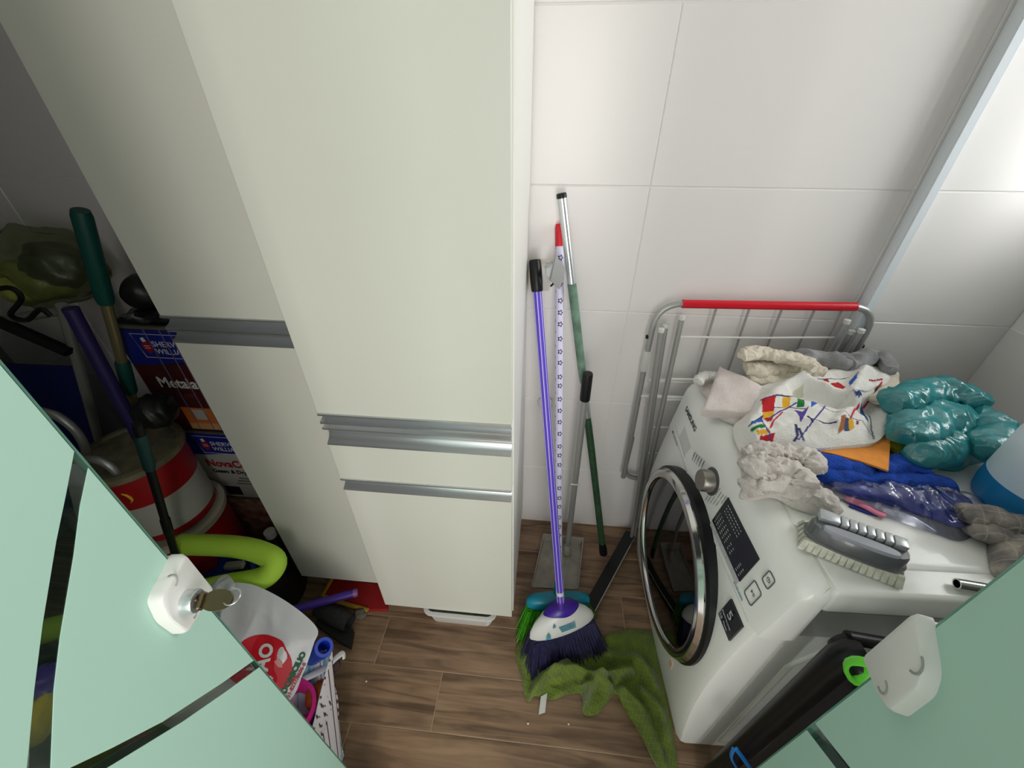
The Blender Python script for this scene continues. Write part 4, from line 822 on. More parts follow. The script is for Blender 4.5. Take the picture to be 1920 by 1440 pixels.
# black folding step stool between machine and right door
t = thing('step_stool', 'black folded step stool standing between the washing machine and the right glass door', 'step stool', (.5, .30, 0))
st_top = Vector((0.4958, 0.325, 0.7969)); st_low = Vector((st_top.x - .004, .325, .012)); pz = .325
obj('post', B().sweep([st_low, st_top + Vector((0, 0, -.05)), st_top + Vector((.003, 0, -.015)), st_top + Vector((.008, 0, .004)), st_top + Vector((.02, 0, .012))], [.021, .022, .023, .021, .010], 18), M['black'], t, ang=60)
obj('joint', B().lathe([(.0, -.026), (.018, -.026), (.021, -.02), (.021, .02), (.018, .026), (.0, .026)], st_top + Vector((.012, 0, -.012)), 24, (.25, -1, .0)), M['black'], t)
sx1 = Vector((0.6034, 0.3, 0.6274)); obj('strut', B().sweep([st_top + Vector((.012, -.005, -.02)), sx1, sx1 + (sx1 - st_top) * 3.2], .0135, 14), M['black'], t)
obj('cross_bar', B().tube(st_top + Vector((.01, .02, .004)), Vector((0.6539, 0.345, 0.7781)), .0105), M['black'], t)
obj('cross_bar', B().tube(st_top + Vector((.02, .0, -.02)), Vector((0.6515, 0.325, 0.7568)), .008), M['black'], t)
obj('step_panel', B().prism([(0.5594, 0.352, 0.6725), (0.5944, 0.352, 0.0493), (1.0567, 0.352, -0.5256), (0.7397, 0.352, 0.5318)], (0, .006, 0)), M['dgrey'], t)
obj('post', B().tube(Vector((0.6539, 0.345, 0.7781)), Vector((0.6539, 0.345, 0.7781)) * 1.0 + Vector((0, 0, -.72)), .012), M['black'], t)
lc_ = Vector((0.4928, 0.285, 0.8161))
def stp(u, z, v=0): return (lc_.x - .09 + u, .285 + v, z - .735 + lc_.z)
b = B().sweep([(stp(.09 + .018 * math.cos(a), .735 + .03 * math.sin(a), .01 + .006 * math.cos(2 * a))) for a in [2 * math.pi * i / 18 for i in range(18)]], .007, 8, closed=True, flat=.5); tag(obj('lime_clip', b, M['greeny'], ang=60), 'bright lime plastic clip hanging on the black step stool', 'clip')
b = B().sweep(smooth_path([Vector(q) for q in [(0.4281, 0.29, 0.4153), (0.4394, 0.29, 0.3637), (0.472, 0.29, 0.2967), (0.5193, 0.29, 0.2201), (0.5163, 0.29, 0.2649), (0.4687, 0.29, 0.3569), (0.4318, 0.29, 0.4204)]], 24), .0045, 8, flat=.6); tag(obj('blue_strap', b, mat('strap_blue', (24, 120, 200), .5)), 'blue strap loop hanging from the black step stool', 'strap')
# ---------------------------------------------------------------- more builders
def blob(c, rad, amp=.02, sc=9, seed=0, sub=4):
    bm = bmesh.new(); bmesh.ops.create_icosphere(bm, subdivisions=sub, radius=1); sv = Vector((seed * 5.1, seed * 2.3, seed * 3.3))
    for v in bm.verts:
        n = v.co.normalized(); p = Vector((n.x * rad[0], n.y * rad[1], n.z * rad[2])); q = (p + sv) * sc; q = q + noise.noise_vector(q * .6) * .7
        v.co = Vector(c) + p + n * amp * ((1 - 2 * abs(noise.noise(q))) + .5 * (1 - 2 * abs(noise.noise(q * 2.2))))
    return bm
def pillow(bound, bulge, back, amp, sc, seed=0, nr=30, nt=140):
    L = smooth_loop(bound, nt); c = sum(L, Vector()) / nt; n = Vector()
    for i in range(nt): n += (L[i] - c).cross(L[(i + 1) % nt] - c)
    n.normalize()
    if n.z < 0: n = -n
    b = B(); sv = Vector((seed * 3.1, seed * 1.7, seed)); sides = []
    for sgn, ht in ((1, bulge), (-1, back)):
        rows = [[b.b.verts.new(c + n * (sgn * ht))]]
        for i in range(1, nr + (1 if sgn > 0 else 0)):
            r = i / nr; row = []
            for j in range(nt):
                p = c.lerp(L[j], r); q = p * sc + sv; q = q + noise.noise_vector(q * .5) * .8
                f = (1 - 2 * abs(noise.noise(q))) * amp * min(1, (1 - r) * 4)
                row.append(b.b.verts.new(p + n * (sgn * ht * (1 - r ** 2.4) + f)))
            rows.append(row)
        sides.append(rows)
    fr, bk = sides; bk.append(fr[-1])
    for rows, fl_ in ((fr, 0), (bk, 1)):
        for j in range(nt):
            q = (rows[0][0], rows[1][j], rows[1][(j + 1) % nt]); b.b.faces.new(q[::-1] if fl_ else q)
        for a, d in zip(rows[1:], rows[2:]):
            for j in range(nt):
                q = (a[j], d[j], d[(j + 1) % nt], a[(j + 1) % nt]); b.b.faces.new(q[::-1] if fl_ else q)
    return b, n
def along(a, b2, t): return Vector(a).lerp(Vector(b2), t)
# ---------------------------------------------------------------- socket, hook and scraper on the back wall
t = thing('socket_box', 'cream surface socket box on the back wall behind the purple broom', 'socket', (-.02, 1.09, 1.1))
obj('box_body', B().box((-.056, 1.068, 1.073), (.004, WY - .006, 1.148), .006, 3), M['cream'], t)
obj('box_face', B().box((-.05, 1.0655, 1.079), (-.002, 1.0695, 1.142), .002), M['white'], t)
for z0 in (1.082, 1.118): obj('cable_loop', B().sweep([(.006 + .009 * math.sin(math.pi * i / 10), 1.085, z0 + .026 * i / 10) for i in range(11)], .0028, 8), M['black'], t)
t = thing('scraper', 'clear grey plastic scraper hanging beside the cream socket box', 'scraper', (.02, 1.07, 1.07))
sc = [(0.0115, 1.012, 1.1917), (0.0377, 1.012, 1.1602), (0.0265, 1.012, 1.1047), (0.0016, 1.012, 1.1283)]
obj('scraper_plate', B().prism(sc, (.004, -.006, 0)), sheer('grey_clear', (176, 180, 180), .3, .25, .2, .12), t)
obj('scraper_stem', B().prism([(-0.008, 1.02, 1.1532), (0.0054, 1.02, 1.1578), (0.017, 1.02, 1.1457), (0.0153, 1.02, 1.1286), (-0.0043, 1.02, 1.1337)], (0, .05, 0)), M['lite'], t)
b = B().lathe([(.0, 0), (.024, .0), (.026, .004), (.022, .008), (.0, .009)], (0.0103, 1.106, 0.6562), 28, (0, -1, 0)); tag(obj('wall_cap', b, M['white']), 'round white wall cap low on the back wall behind the purple pole', 'cap')
# ---------------------------------------------------------------- green cloth on the floor
GC = [(-0.0408, 0.5839, 0.015), (-0.0223, 0.6213, 0.015), (0.0311, 0.6346, 0.015), (0.1209, 0.6184, 0.015), (0.2287, 0.6449, 0.015), (0.2855, 0.6772, 0.015), (0.4173, 0.693, 0.015), (0.4306, 0.6003, 0.015), (0.4261, 0.4862, 0.015), (0.4284, 0.4018, 0.015), (0.4225, 0.3515, 0.015), (0.3814, 0.3261, 0.015), (0.3489, 0.3804, 0.015), (0.3139, 0.4434, 0.015), (0.2787, 0.4992, 0.015), (0.2384, 0.4659, 0.015), (0.2094, 0.4399, 0.015), (0.1719, 0.4415, 0.015), (0.1677, 0.486, 0.015), (0.1222, 0.4845, 0.015), (0.0784, 0.4641, 0.015), (0.0294, 0.473, 0.015), (0.0058, 0.4573, 0.015), (-0.0181, 0.5164, 0.015)]
GR = [([(0.0851, 0.5295, 0.03), (0.1521, 0.5417, 0.03), (0.2179, 0.5305, 0.03), (0.2482, 0.5052, 0.03)], .024, .016), ([(0.1674, 0.4444, 0.03), (0.1831, 0.4991, 0.03), (0.2345, 0.532, 0.03), (0.3191, 0.5515, 0.03)], .026, .015), ([(0.2892, 0.4986, 0.02), (0.3315, 0.4628, 0.02), (0.3648, 0.3923, 0.02), (0.3829, 0.3381, 0.02)], .02, .016), ([(0.021, 0.4734, 0.02), (0.0523, 0.5184, 0.02), (0.1197, 0.5616, 0.02)], .018, .014), ([(0.3461, 0.504, 0.02), (0.3948, 0.4688, 0.02), (0.405, 0.4078, 0.02)], .014, .016), ([(-0.0043, 0.4847, 0.02), (-0.0091, 0.557, 0.02), (0.0147, 0.5983, 0.02)], .014, .014), ([(0.2588, 0.5977, 0.02), (0.3604, 0.5918, 0.02), (0.3975, 0.5226, 0.02)], .012, .018)]
GR = [(a_, h_ * 2.0, w_ * .85) for a_, h_, w_ in GR]
b = crumple(GC, .001, .008, 4, .013, 13, 51, ridges=GR, nr=60, nt=300, edge=.006, side=.006, center=(0.2223, 0.5712, 0.02)[:2])
gc = tag(obj('cleaning_cloth', b, M['gcloth'], ang=80), 'rumpled olive green waffle cloth on the floor before the washing machine', 'cloth')
obj('care_label', B().prism([(0.0443, 0.4699, 0.012), (0.0636, 0.4799, 0.012), (0.0583, 0.4316, 0.012), (0.0395, 0.4248, 0.012)], (0, 0, .0015)), M['white'], gc)
# ---------------------------------------------------------------- brooms
def bristles(name, A, Bp, C0, C1, nx, ny, r0, r1, m, parent, wid, seed, wob=.012):
    # A-Bp: upper line, C0-C1: lower line; tufts as tapering strands; a joined part
    random.seed(seed); b = B()
    A, Bp, C0, C1 = map(Vector, (A, Bp, C0, C1)); s = (Bp - A).cross(Vector((0, 0, 1))).normalized()
    for i in range(nx):
        for j in range(ny):
            u = (i + random.uniform(-.3, .3)) / (nx - 1); v = (j / (ny - 1) - .5) if ny > 1 else 0
            p = A.lerp(Bp, max(0, min(1, u))) + s * v * wid; q = C0.lerp(C1, u) + s * v * wid * 1.9 + Vector((random.uniform(-wob, wob), random.uniform(-wob, wob), random.uniform(0, .006)))
            b.sweep([p, p.lerp(q, .55) + Vector((0, 0, .003)), q], [r0, (r0 + r1) / 2, r1], 4)
    o = obj(name, b, m, parent); o['kind'] = 'stuff'; return o
bt = Vector((-0.0385, 1.05, 1.162)); bb = Vector((0.0989, 0.6494, 0.155))
t = thing('broom', 'purple striped pole broom with white and purple head and navy bristles', 'broom', bb)
obj('pole', B().tube(along(bt, bb, .06), bb, .0118, n=20), M['purple'], t)
ud = (bt - bb).normalized(); s1 = ud.cross(Vector((1, 0, 0))).normalized(); s2 = ud.cross(s1)
for k in range(7):
    a = 2 * math.pi * k / 7 + .35; o_ = s1 * math.cos(a) * .0114 + s2 * math.sin(a) * .0114
    obj('white_stripe', B().tube(along(bt, bb, .07) + o_, bb + o_, .0011, n=5), M['lpurple'], t)
gp = obj('grip', B().lathe([(.0, .0), (.0135, .0), (.0155, .004), (.0165, .03), (.016, .075), (.0145, .082), (.0, .082)], bt - ud * .078, 24, ud), M['black'], t)
obj('label_ring', B().lathe([(.0124, 0), (.0126, .013), (.0118, .013)], bb + ud * .075, 20, ud), M['white'], t)
obj('ferrule', B().lathe([(.0, 0), (.0135, 0), (.0135, .04), (.0122, .062)], bb - ud * .01, 20, ud), M['dpurple'], t)
hl0 = Vector((-0.0015, 0.6001, 0.1)); hr0 = Vector((0.2077, 0.6856, 0.115)); hx = (hr0 - hl0); hlen = hx.length; hx.normalize(); hc = (hl0 + hr0) / 2
hy = Vector((-hx.y, hx.x, 0)).normalized(); hz = hx.cross(hy)
tl = Matrix.Translation(hc) @ Matrix(((hx.x, hy.x, hz.x, 0), (hx.y, hy.y, hz.y, 0), (hx.z, hy.z, hz.z, 0), (0, 0, 0, 1))) @ Matrix.Rotation(R(-24), 4, 'X')
def lens(hx_, hy_, z, n=44, dx=0): return [(dx + hx_ * math.cos(2 * math.pi * i / n), hy_ * math.copysign(abs(math.sin(2 * math.pi * i / n)) ** 1.25, math.sin(2 * math.pi * i / n)), z) for i in range(n)]
H2 = hlen / 2
b = B(); loft(b, [lens(H2 * .97, .03, -.016), lens(H2, .034, -.008), lens(H2 * .95, .035, .012), lens(H2 * .8, .034, .035), lens(H2 * .58, .031, .054), lens(H2 * .5, .028, .058)]); b.xform(tl); sh = obj('head_shell', b, M['white'], t, ang=60)
b = B(); loft(b, [lens(H2 * .56, .0315, .045, dx=.006), lens(H2 * .54, .0325, .058, dx=.006), lens(H2 * .42, .028, .072, dx=.006), lens(H2 * .2, .018, .082, dx=.004)]); b.xform(tl); obj('head_cap', b, M['violet'], t, ang=60)
hm = tl.to_3x3(); fn = hm @ Vector((0, -1, .25)); fo = tl @ Vector((-.05, -.036, .006))
def shp(x, z): return tl @ Vector((x, -.0365 + .0006 * abs(z - .01), z))
lb_ = B()
for i in range(4): lb_.prism([shp(-.02 + .002 * i, .026 - .006 * i), shp(.035, .026 - .006 * i), shp(.035, .0235 - .006 * i), shp(-.02 + .002 * i, .0235 - .006 * i)], hm @ Vector((0, -.0012, 0)))
lb_.prism([shp(-.07, -.002), shp(-.05, -.002), shp(-.056, .016)], hm @ Vector((0, -.0012, 0))); lb_.prism([shp(-.04, .03), shp(-.028, .03), shp(-.033, .042)], hm @ Vector((0, .001, 0)))
o = obj('head_print', lb_, M['teal_ink'], sh); o['kind'] = 'stuff'
bristles('bristles', hl0 + hx * .01 + Vector((0, -.004, -.008)), hr0 - hx * .008 + Vector((0, -.004, -.01)), (-0.0081, 0.5442, 0.014), (0.2495, 0.6374, 0.014), 60, 9, .0022, .0013, M['navy'], t, .044, 3, .008)
bristles('pale_bristle', hl0 + hx * .02 + Vector((0, -.022, -.006)), hr0 - hx * .02 + Vector((0, -.022, -.008)), (-0.0028, 0.5417, 0.014), (0.2385, 0.6331, 0.014), 16, 1, .0007, .0005, mat('pale_strand', (150, 146, 172), .6), t, 0, 5)
# teal broom with flowered pole
ft = Vector((0.0215, 1.103, 1.2444)); fb = Vector((0.0903, 0.7381, 0.13)); ud = (ft - fb).normalized()
t = thing('broom', 'white broom pole with dark flower print, teal head and lime green bristles', 'broom', fb)
s1 = ud.cross(Vector((1, 0, 0))).normalized(); s2 = ud.cross(s1)
obj('pole', B().tube(ft - ud * .05, fb, .0112, n=20), M['lav'], t)
obj('red_tip', B().lathe([(.0, 0), (.0125, 0), (.013, .045), (.011, .055), (.0, .056)], ft - ud * .055, 20, ud), M['red'], t)
b = B(); Lp_ = (ft - fb).length; random.seed(9)
def pol(a, h, r=.01135): return fb + ud * h + (s1 * math.cos(a) + s2 * math.sin(a)) * r
k = 0; hgt = .12
while hgt < Lp_ - .08:
    for a0, sz in ((.2, 1), (1.7, .55), (3.3, 1), (4.9, .7)):
        hh = hgt + random.uniform(-.006, .006) + (.018 if sz < 1 else 0); rr = .0068 * sz
        for q in range(5):
            an = 2 * math.pi * q / 5; ca, ch = a0 + rr * .75 * math.cos(an) / .011, hh + rr * .75 * math.sin(an)
            b.add([pol(ca + rr * .42 * math.cos(2 * math.pi * i / 6) / .011, ch + rr * .42 * math.sin(2 * math.pi * i / 6)) for i in range(6)], [tuple(range(6))])
    hgt += .036
o = obj('flower_print', b, M['flower'], t, flat=True); o['kind'] = 'stuff'
tl0 = Vector((-0.0183, 0.6997, 0.1)); tr0 = Vector((0.1997, 0.7274, 0.1)); hx = (tr0 - tl0); H2 = hx.length / 2; hx.normalize(); hc = (tl0 + tr0) / 2; hy = Vector((-hx.y, hx.x, 0))
tl2 = Matrix.Translation(hc) @ Matrix(((hx.x, hy.x, 0, 0), (hx.y, hy.y, 0, 0), (0, 0, 1, 0), (0, 0, 0, 1))) @ Matrix.Rotation(R(-14), 4, 'X')
def ov(a, c, z, n=44): return boat(a, c, z, n, 2.5)
b = B(); loft(b, [ov(H2 * .96, .024, -.008), ov(H2, .028, 0), ov(H2 * .99, .028, .016), ov(H2 * .95, .0255, .026), ov(H2 * .8, .018, .033)]); b.xform(tl2); obj('head', b, M['teal'], t, ang=50)
obj('ferrule', B().lathe([(.0, 0), (.02, 0), (.016, .03), (.0135, .06)], fb - ud * .02, 20, ud), M['teal'], t)
bristles('bristles', tl0 + hx * .008 + Vector((0, -.006, -.006)), tr0 - hx * .008 + Vector((0, -.006, -.006)), (-0.0458, 0.6431, 0.006), (0.2321, 0.6864, 0.014), 34, 5, .0026, .0018, M['lime'], t, .036, 6, .007)
# dustpan with a long handle
dt = Vector((0.1269, 0.985, 0.8597)); db = Vector((0.1317, 0.9609, 0.05)); ud = (dt - db).normalized()
t = thing('dustpan', 'worn grey dustpan on a long aluminium handle with a black grip', 'dustpan', (0.0948, 0.8991, 0))
dp = [Vector(q) for q in [(0.0345, 1.0143, 0), (0.1981, 1.0097, 0), (0.1728, 0.8192, 0), (-0.0035, 0.8108, 0)]]
b = B(); n = 10
loft(b, [[dp[0] + Vector((0, 0, .001)), dp[1] + Vector((0, 0, .001)), dp[2] + Vector((0, 0, .001)), dp[3] + Vector((0, 0, .001))], [q + Vector((0, 0, .004)) for q in dp]]); obj('pan', b, M['pan'], t)
b = B()
for i, j, h0, h1 in ((3, 0, .012, .05), (0, 1, .05, .05), (1, 2, .05, .012)):
    a, c = dp[i], dp[j]; nrm_ = (c - a).cross(Vector((0, 0, 1))).normalized() * .003
    b.prism([a + Vector((0, 0, .002)), c + Vector((0, 0, .002)), c + Vector((0, 0, h1)), a + Vector((0, 0, h0))], nrm_)
obj('pan_rim', b, M['pan'], t)
obj('handle', B().tube(dt - ud * .05, db - ud * .04, .0105, n=18), M['steel'], t)
obj('socket', B().lathe([(.016, 0), (.015, .03), (.012, .05)], db - ud * .035, 18, ud), M['pan'], t)
obj('grip', B().lathe([(.0, 0), (.0145, 0), (.0155, .006), (.0155, .088), (.014, .094), (.0, .095)], dt - ud * .09, 22, ud), M['black'], t)
obj('tape_ring', B().sweep([along(dt, db, .56) + (Vector((1, 0, 0)) * math.cos(a) + Vector((0, .6, -.8)) * math.sin(a)) * .0128 for a in [2 * math.pi * i / 16 for i in range(16)]], .0035, 8, closed=True), M['white'], t)
# squeegee with peeling green film on its pole
qt = Vector((0.0203, 1.064, 1.3174)); qb = Vector((0.2728, 0.9587, 0.045)); ud = (qt - qb).normalized()
t = thing('squeegee', 'aluminium squeegee leaning in the corner, its pole half covered in peeling green film', 'squeegee', qb)
obj('pole', B().tube(qt, qb, .0112, n=20), M['alu'], t)
obj('cap', B().lathe([(.0125, -.004), (.0125, .004), (.011, .007), (.0, .008)], qt, 18, ud), M['black'], t)
b = B().sweep([along(qt, qb, f) for f in (.165, .2, .27, .36, .40)], [.0116, .0119, .0119, .0117, .0114], 18, nz=(.0009, 40, 1)); obj('green_film', b, M['greenpeel'], t)
b = B().sweep([along(qt, qb, .5 + .049 * i) for i in range(11)], [.0115] + [.0118] * 9 + [.0115], 18, nz=(.0008, 40, 4)); obj('green_film', b, M['dgreen'], t)
q0 = Vector((0.404, 1.0563, 0.03)); q1 = Vector((0.2113, 0.7304, 0.03)); q0.z = q1.z = 0; sd = (q1 - q0).cross(Vector((0, 0, 1))).normalized()
obj('blade', B().prism([q0 + sd * -.006 + Vector((0, 0, .0)), q0 + sd * .006, q0 + sd * .01 + Vector((0, 0, .035)), q0 + sd * -.01 + Vector((0, 0, .035))], q1 - q0), M['soft'], t)
obj('blade_holder', B().prism([q0 + sd * -.012 + Vector((0, 0, .018)), q0 + sd * .028 + Vector((0, 0, .018)), q0 + sd * .03 + Vector((0, 0, .036)), q0 + sd * -.012 + Vector((0, 0, .048))], q1 - q0), M['black'], t)
obj('blade_edge', B().tube(q0 - sd * .0125 + Vector((0, 0, .045)) , q1 - sd * .0125 + Vector((0, 0, .045)), .003, n=8), M['alu'], t)
obj('socket', B().lathe([(.016, 0), (.0155, .03), (.0125, .06)], qb - ud * .01, 18, ud), M['black'], t)
# ---------------------------------------------------------------- dark corner on the left: paint tins
CX0, CX1, CY0, CY1 = -1.222, -.985, .9, 1.095
def square_can(label, z0, z1, m):
    t = thing('paint_can', label, 'paint can', ((CX0 + CX1) / 2, (CY0 + CY1) / 2, z0)); cx, cy = (CX0 + CX1) / 2, (CY0 + CY1) / 2; hx_, hy_ = (CX1 - CX0) / 2, (CY1 - CY0) / 2
    b = B(); loft(b, [rrect(cx, cy, hx_, hy_, .018, z0 + .001), rrect(cx, cy, hx_, hy_, .018, z1 - .004)]); obj('can_body', b, m, t)
    b = B(); loft(b, [rrect(cx, cy, hx_ + .003, hy_ + .003, .02, z1 - .01), rrect(cx, cy, hx_ + .003, hy_ + .003, .02, z1 - .001), rrect(cx, cy, hx_ - .006, hy_ - .006, .016, z1 - .001), rrect(cx, cy, hx_ - .006, hy_ - .006, .016, z1 - .005)]); obj('can_lid', b, M['can'], t)
    return t
FYc = CY0 - .0006
def panel(name, m, t, pts, d=.0008, lift=0): return obj(name, B().prism([(x, CY0 - .0001 - lift, z) for x, z in pts], (0, -d, 0)), m, t)
def brandlabel(t, zt, zb):
    # blue field with a white frame, emblem and two lines of lettering
    panel('label', M['cblue'], t, [(CX0 + .012, zt), (CX1 - .012, zt), (CX1 - .012, zb + .012), (CX0 + .16, zb + .008), (CX0 + .08, zb - .002), (CX0 + .012, zb - .006)])
    x0, x1, y1, y0 = CX0 + .062, CX1 - .016, zt - .012, zt - .088
    obj('label_frame', B().sweep([(x0, CY0 - .0016, y1), (x1, CY0 - .0016, y1), (x1, CY0 - .0016, y0), (x0 + .012, CY0 - .0016, y0)], .0009, 5, closed=True), M['txtw'], t)
    ex, ez = x0 + .032, (y0 + y1) / 2 - .004
    em = obj('emblem', B().prism([(ex + .014 * math.cos(a) * (1 if math.sin(a) > -.3 else .8), CY0 - .001, ez + .02 * math.sin(a)) for a in [2 * math.pi * i / 20 for i in range(20)]], (0, -.0006, 0)), M['cred'], t)
    obj('emblem_tin', B().prism([(ex - .006, CY0 - .001, ez + .016), (ex + .006, CY0 - .001, ez + .019), (ex + .002, CY0 - .001, ez + .032), (ex - .008, CY0 - .001, ez + .028)], (0, -.0007, 0)), M['txtw'], em)
    for dz in (-.004, .003): obj('emblem_line', B().box((ex - .009, CY0 - .0018, ez + dz), (ex + .009, CY0 - .0016, ez + dz + .002)), M['txtw'], em)
    for s, z in (('SHERWIN', ez + .003), ('WILLIAMS', ez - .021)): text(s, .025, (ex + .02, CY0 - .0012, z), (1, 0, 0), (0, 0, 1), M['txtw'], t, sx=.98)
t = square_can('blue and dark brown square paint tin on top of the tin stack, white lettering', .618, 1.0, M['txtb'])
panel('label', M['cbrown'], t, [(CX0 + .012, .868), (CX1 - .012, .88), (CX1 - .012, .624), (CX0 + .012, .624)])
brandlabel(t, .986, .874)
text('Metalatex', .052, (CX0 + .06, CY0 - .0012, .792), (1, 0, 0), (0, 0, 1), M['txtw'], t, bold=.0012, sx=.9)
text('Super', .028, (CX0 + .1, CY0 - .0012, .756), (1, 0, 0), (0, 0, 1), mat('brown_ink', (120, 50, 40), .6), t)
panel('label_picture', M['corange'], t, [(CX0 + .085, .715), (CX1 - .02, .715), (CX1 - .02, .627), (CX0 + .085, .627)], .0006, .0009)
panel('label_picture', M['cwhite'], t, [(CX0 + .118, .708), (CX0 + .165, .708), (CX0 + .16, .668), (CX0 + .122, .668)], .0006, .0016)
panel('label_picture', mat('pale_orange', (206, 150, 100), .5), t, [(CX0 + .085, .65), (CX1 - .02, .656), (CX1 - .02, .627), (CX0 + .085, .627)], .0006, .0016)
b = B()
for xo in (.11, .158, .185): b.prism([(CX0 + xo, CY0 - .002, .99), (CX0 + xo + .004, CY0 - .002, .99), (CX0 + xo + .005, CY0 - .002, .63), (CX0 + xo + .001, CY0 - .002, .63)], (0, -.0004, 0))
o = obj('paint_drip', b, mat('drip_ink', (110, 100, 130), .6), t); o['kind'] = 'stuff'
t = square_can('white and blue square paint tin, second in the stack, red lettering', .288, .616, M['cwhite'])
brandlabel(t, .604, .508)
text('NovaCor', .046, (CX0 + .056, CY0 - .0012, .45), (1, 0, 0), (0, 0, 1), M['cred'], t, bold=.001, sx=.95)
text('Gesso & Drywall', .024, (CX0 + .064, CY0 - .0012, .418), (1, 0, 0), (0, 0, 1), M['txtb'], t, bold=.0006)
b = B()
for i, (x, l) in enumerate(((.15, .06), (.14, .075), (.13, .08))): b.prism([(CX0 + x, CY0 - .001, .396 - .014 * i), (CX0 + x + l, CY0 - .001, .396 - .014 * i), (CX0 + x + l, CY0 - .001, .392 - .014 * i), (CX0 + x, CY0 - .001, .392 - .014 * i)], (0, -.0006, 0))
o = obj('small_print', b, M['ink'], t); o['kind'] = 'stuff'
panel('label_picture', M['txtb'], t, [(CX0 + .07, .345), (CX0 + .13, .345), (CX0 + .13, .3), (CX0 + .07, .3)], .0006, .0004)
t = square_can('dusty red square paint tin at the bottom of the stack', .0, .286, M['rustred'])
# things on the upper tin
tag(obj('black_plug', blob((-1.1336, 0.97, 1.0674), (.042, .04, .046), .006, 12, 2, 3), M['darkbag'], ang=80), 'black rounded object standing on the upper paint tin', 'tool')
tag(obj('paint_roller', sausage([Vector(q) for q in [(-1.1803, 0.97, 0.997), (-1.1269, 0.97, 1.0027), (-1.0643, 0.97, 1.0021)]], .022, .9, 16, 20, (.003, 40, 3), .7), M['black'], ang=60), 'black roller lying on the upper paint tin', 'roller')
tag(obj('film_scrap', crumple([(-1.19, .93), (-1.1, .91), (-1.03, .93), (-1.03, 1.02), (-1.1, 1.04), (-1.19, 1.01)], 1.0015, .012, 2, .012, 26, 61, nr=16, nt=70), M['clearbag'], ang=80), 'crumpled clear plastic film on the lid of the upper paint tin', 'film')
# red and white round buckets
def bucket(label, c, r, z0, z1, m, lidm, band=None):
    t = thing('paint_bucket', label, 'bucket', (c[0], c[1], z0)); h = z1 - z0
    obj('bucket_body', B().lathe([(.0, .001), (r * .93, .001), (r * .95, .006), (r, h - .02), (r, h - .012)], (c[0], c[1], z0), 48), m, t)
    obj('bucket_rim', B().lathe([(r, h - .022), (r + .007, h - .02), (r + .007, h - .002), (r + .002, h), (r - .01, h), (r - .012, h - .008), (.0, h - .008)], (c[0], c[1], z0), 48), lidm, t)
    if band:
        z, hh, bm_ = band; obj('label', B().lathe([(r * .955 + r * .045 * z / h + .0012, z), (r * .955 + r * .045 * (z + hh) / h + .0012, z + hh)], (c[0], c[1], z0), 48), bm_, t)
    return t
BC = (-1.2, .735)
bucket('red plastic bucket with a pale rim under the red and white bucket', BC, .146, 0, .392, M['cred'], mat('dirty_white', (196, 190, 172), .5))
t = bucket('red and white paint bucket standing on the red bucket', (-1.195, .745), .126, .394, .674, M['cred'], mat('tan_lid', (150, 142, 112), .5, var=.4, vscale=20), (.03, .125, M['cwhite']))
b = B().sweep([(-1.2 + .1295 * math.cos(R(a)), .745 + .1295 * math.sin(R(a)), z) for a, z in ((-62, .62), (-59, .612), (-57, .6), (-57, .588), (-60, .58))], [.0015, .003, .004, .003, .001], 8); obj('yellow_mark', b, mat('yellow_ink', (226, 176, 30), .5), t)
tag(obj('dark_bag', blob((-1.0978, 0.8, 0.7814), (.042, .035, .04), .012, 18, 7, 4), M['darkbag'], ang=80), 'crumpled black bag on top of the red and white bucket', 'bag')
# folding beach chair stood on end
CYh = .86
t = thing('beach_chair', 'folded beach chair with blue seat and grey tubes leaning in the dark corner', 'chair', (-1.45, .9, 0))
obj('frame_tube', B().tube((-1.2403, 0.85, 1.077), (-1.4533, 0.85, 0.5747), .0125, n=14), M['steel'], t)
obj('frame_tube', B().tube((-1.4533, 0.85, 0.5747), (-1.44, .85, .01), .0125, n=14), M['steel'], t)
obj('frame_tube', B().tube((-1.5768, 0.85, 1.0005), (-1.2301, 0.85, 1.0657), .012, n=14), M['steel'], t)
obj('arm_rest', B().sweep([(-1.486, 0.83, 1.0563), (-1.408, 0.83, 1.0185), (-1.3542, 0.83, 0.9862), (-1.2872, 0.83, 0.9471)], .017, 14, flat=.7), M['black'], t, ang=60)
obj('seat_fabric', B().prism([(-1.9011, 0.9, 0.8341), (-1.4138, 0.9, 0.8434), (-1.5431, 0.9, 0.5199), (-1.7953, 0.9, -0.0704), (-2.3641, 0.9, -0.1491), (-2.2994, 0.9, 0.4032)], (0, .012, 0)), M['dblue'], t)
obj('frame_tube', B().sweep(smooth_path([(-1.3743, 0.7, 0.8579), (-1.3039, 0.7, 0.8455), (-1.2586, 0.7, 0.8275), (-1.2418, 0.7, 0.7731), (-1.2678, 0.7, 0.6909), (-1.3482, 0.7, 0.5772), (-1.4769, 0.7, 0.4117)], 26), .0105, 12), M['steel'], t, ang=60)
obj('frame_tube', B().sweep(smooth_path([(-1.2311, 0.66, 0.7139), (-1.1705, 0.66, 0.7157), (-1.1502, 0.66, 0.6725), (-1.1752, 0.66, 0.591), (-1.243, 0.66, 0.4921), (-1.4203, 0.66, 0.2435)], 26), .0105, 12), M['steel'], t, ang=60)
obj('frame_tube', B().tube((-1.75, .85, .01), (-1.5768, 0.85, 1.0005), .0125, n=14), M['steel'], t)
obj('side_plate', B().prism([(-1.2182, 0.6, 0.6923), (-1.1606, 0.6, 0.7628), (-1.1189, 0.6, 0.7556), (-1.2068, 0.6, 0.6412), (-1.3175, 0.6, 0.5005)], (0, .004, 0)), M['lite'], t)
obj('frame_tube', B().tube((-1.3124, 0.6, 0.5615), (-1.33, .6, .01), .016, n=14), M['dgrey'], t)
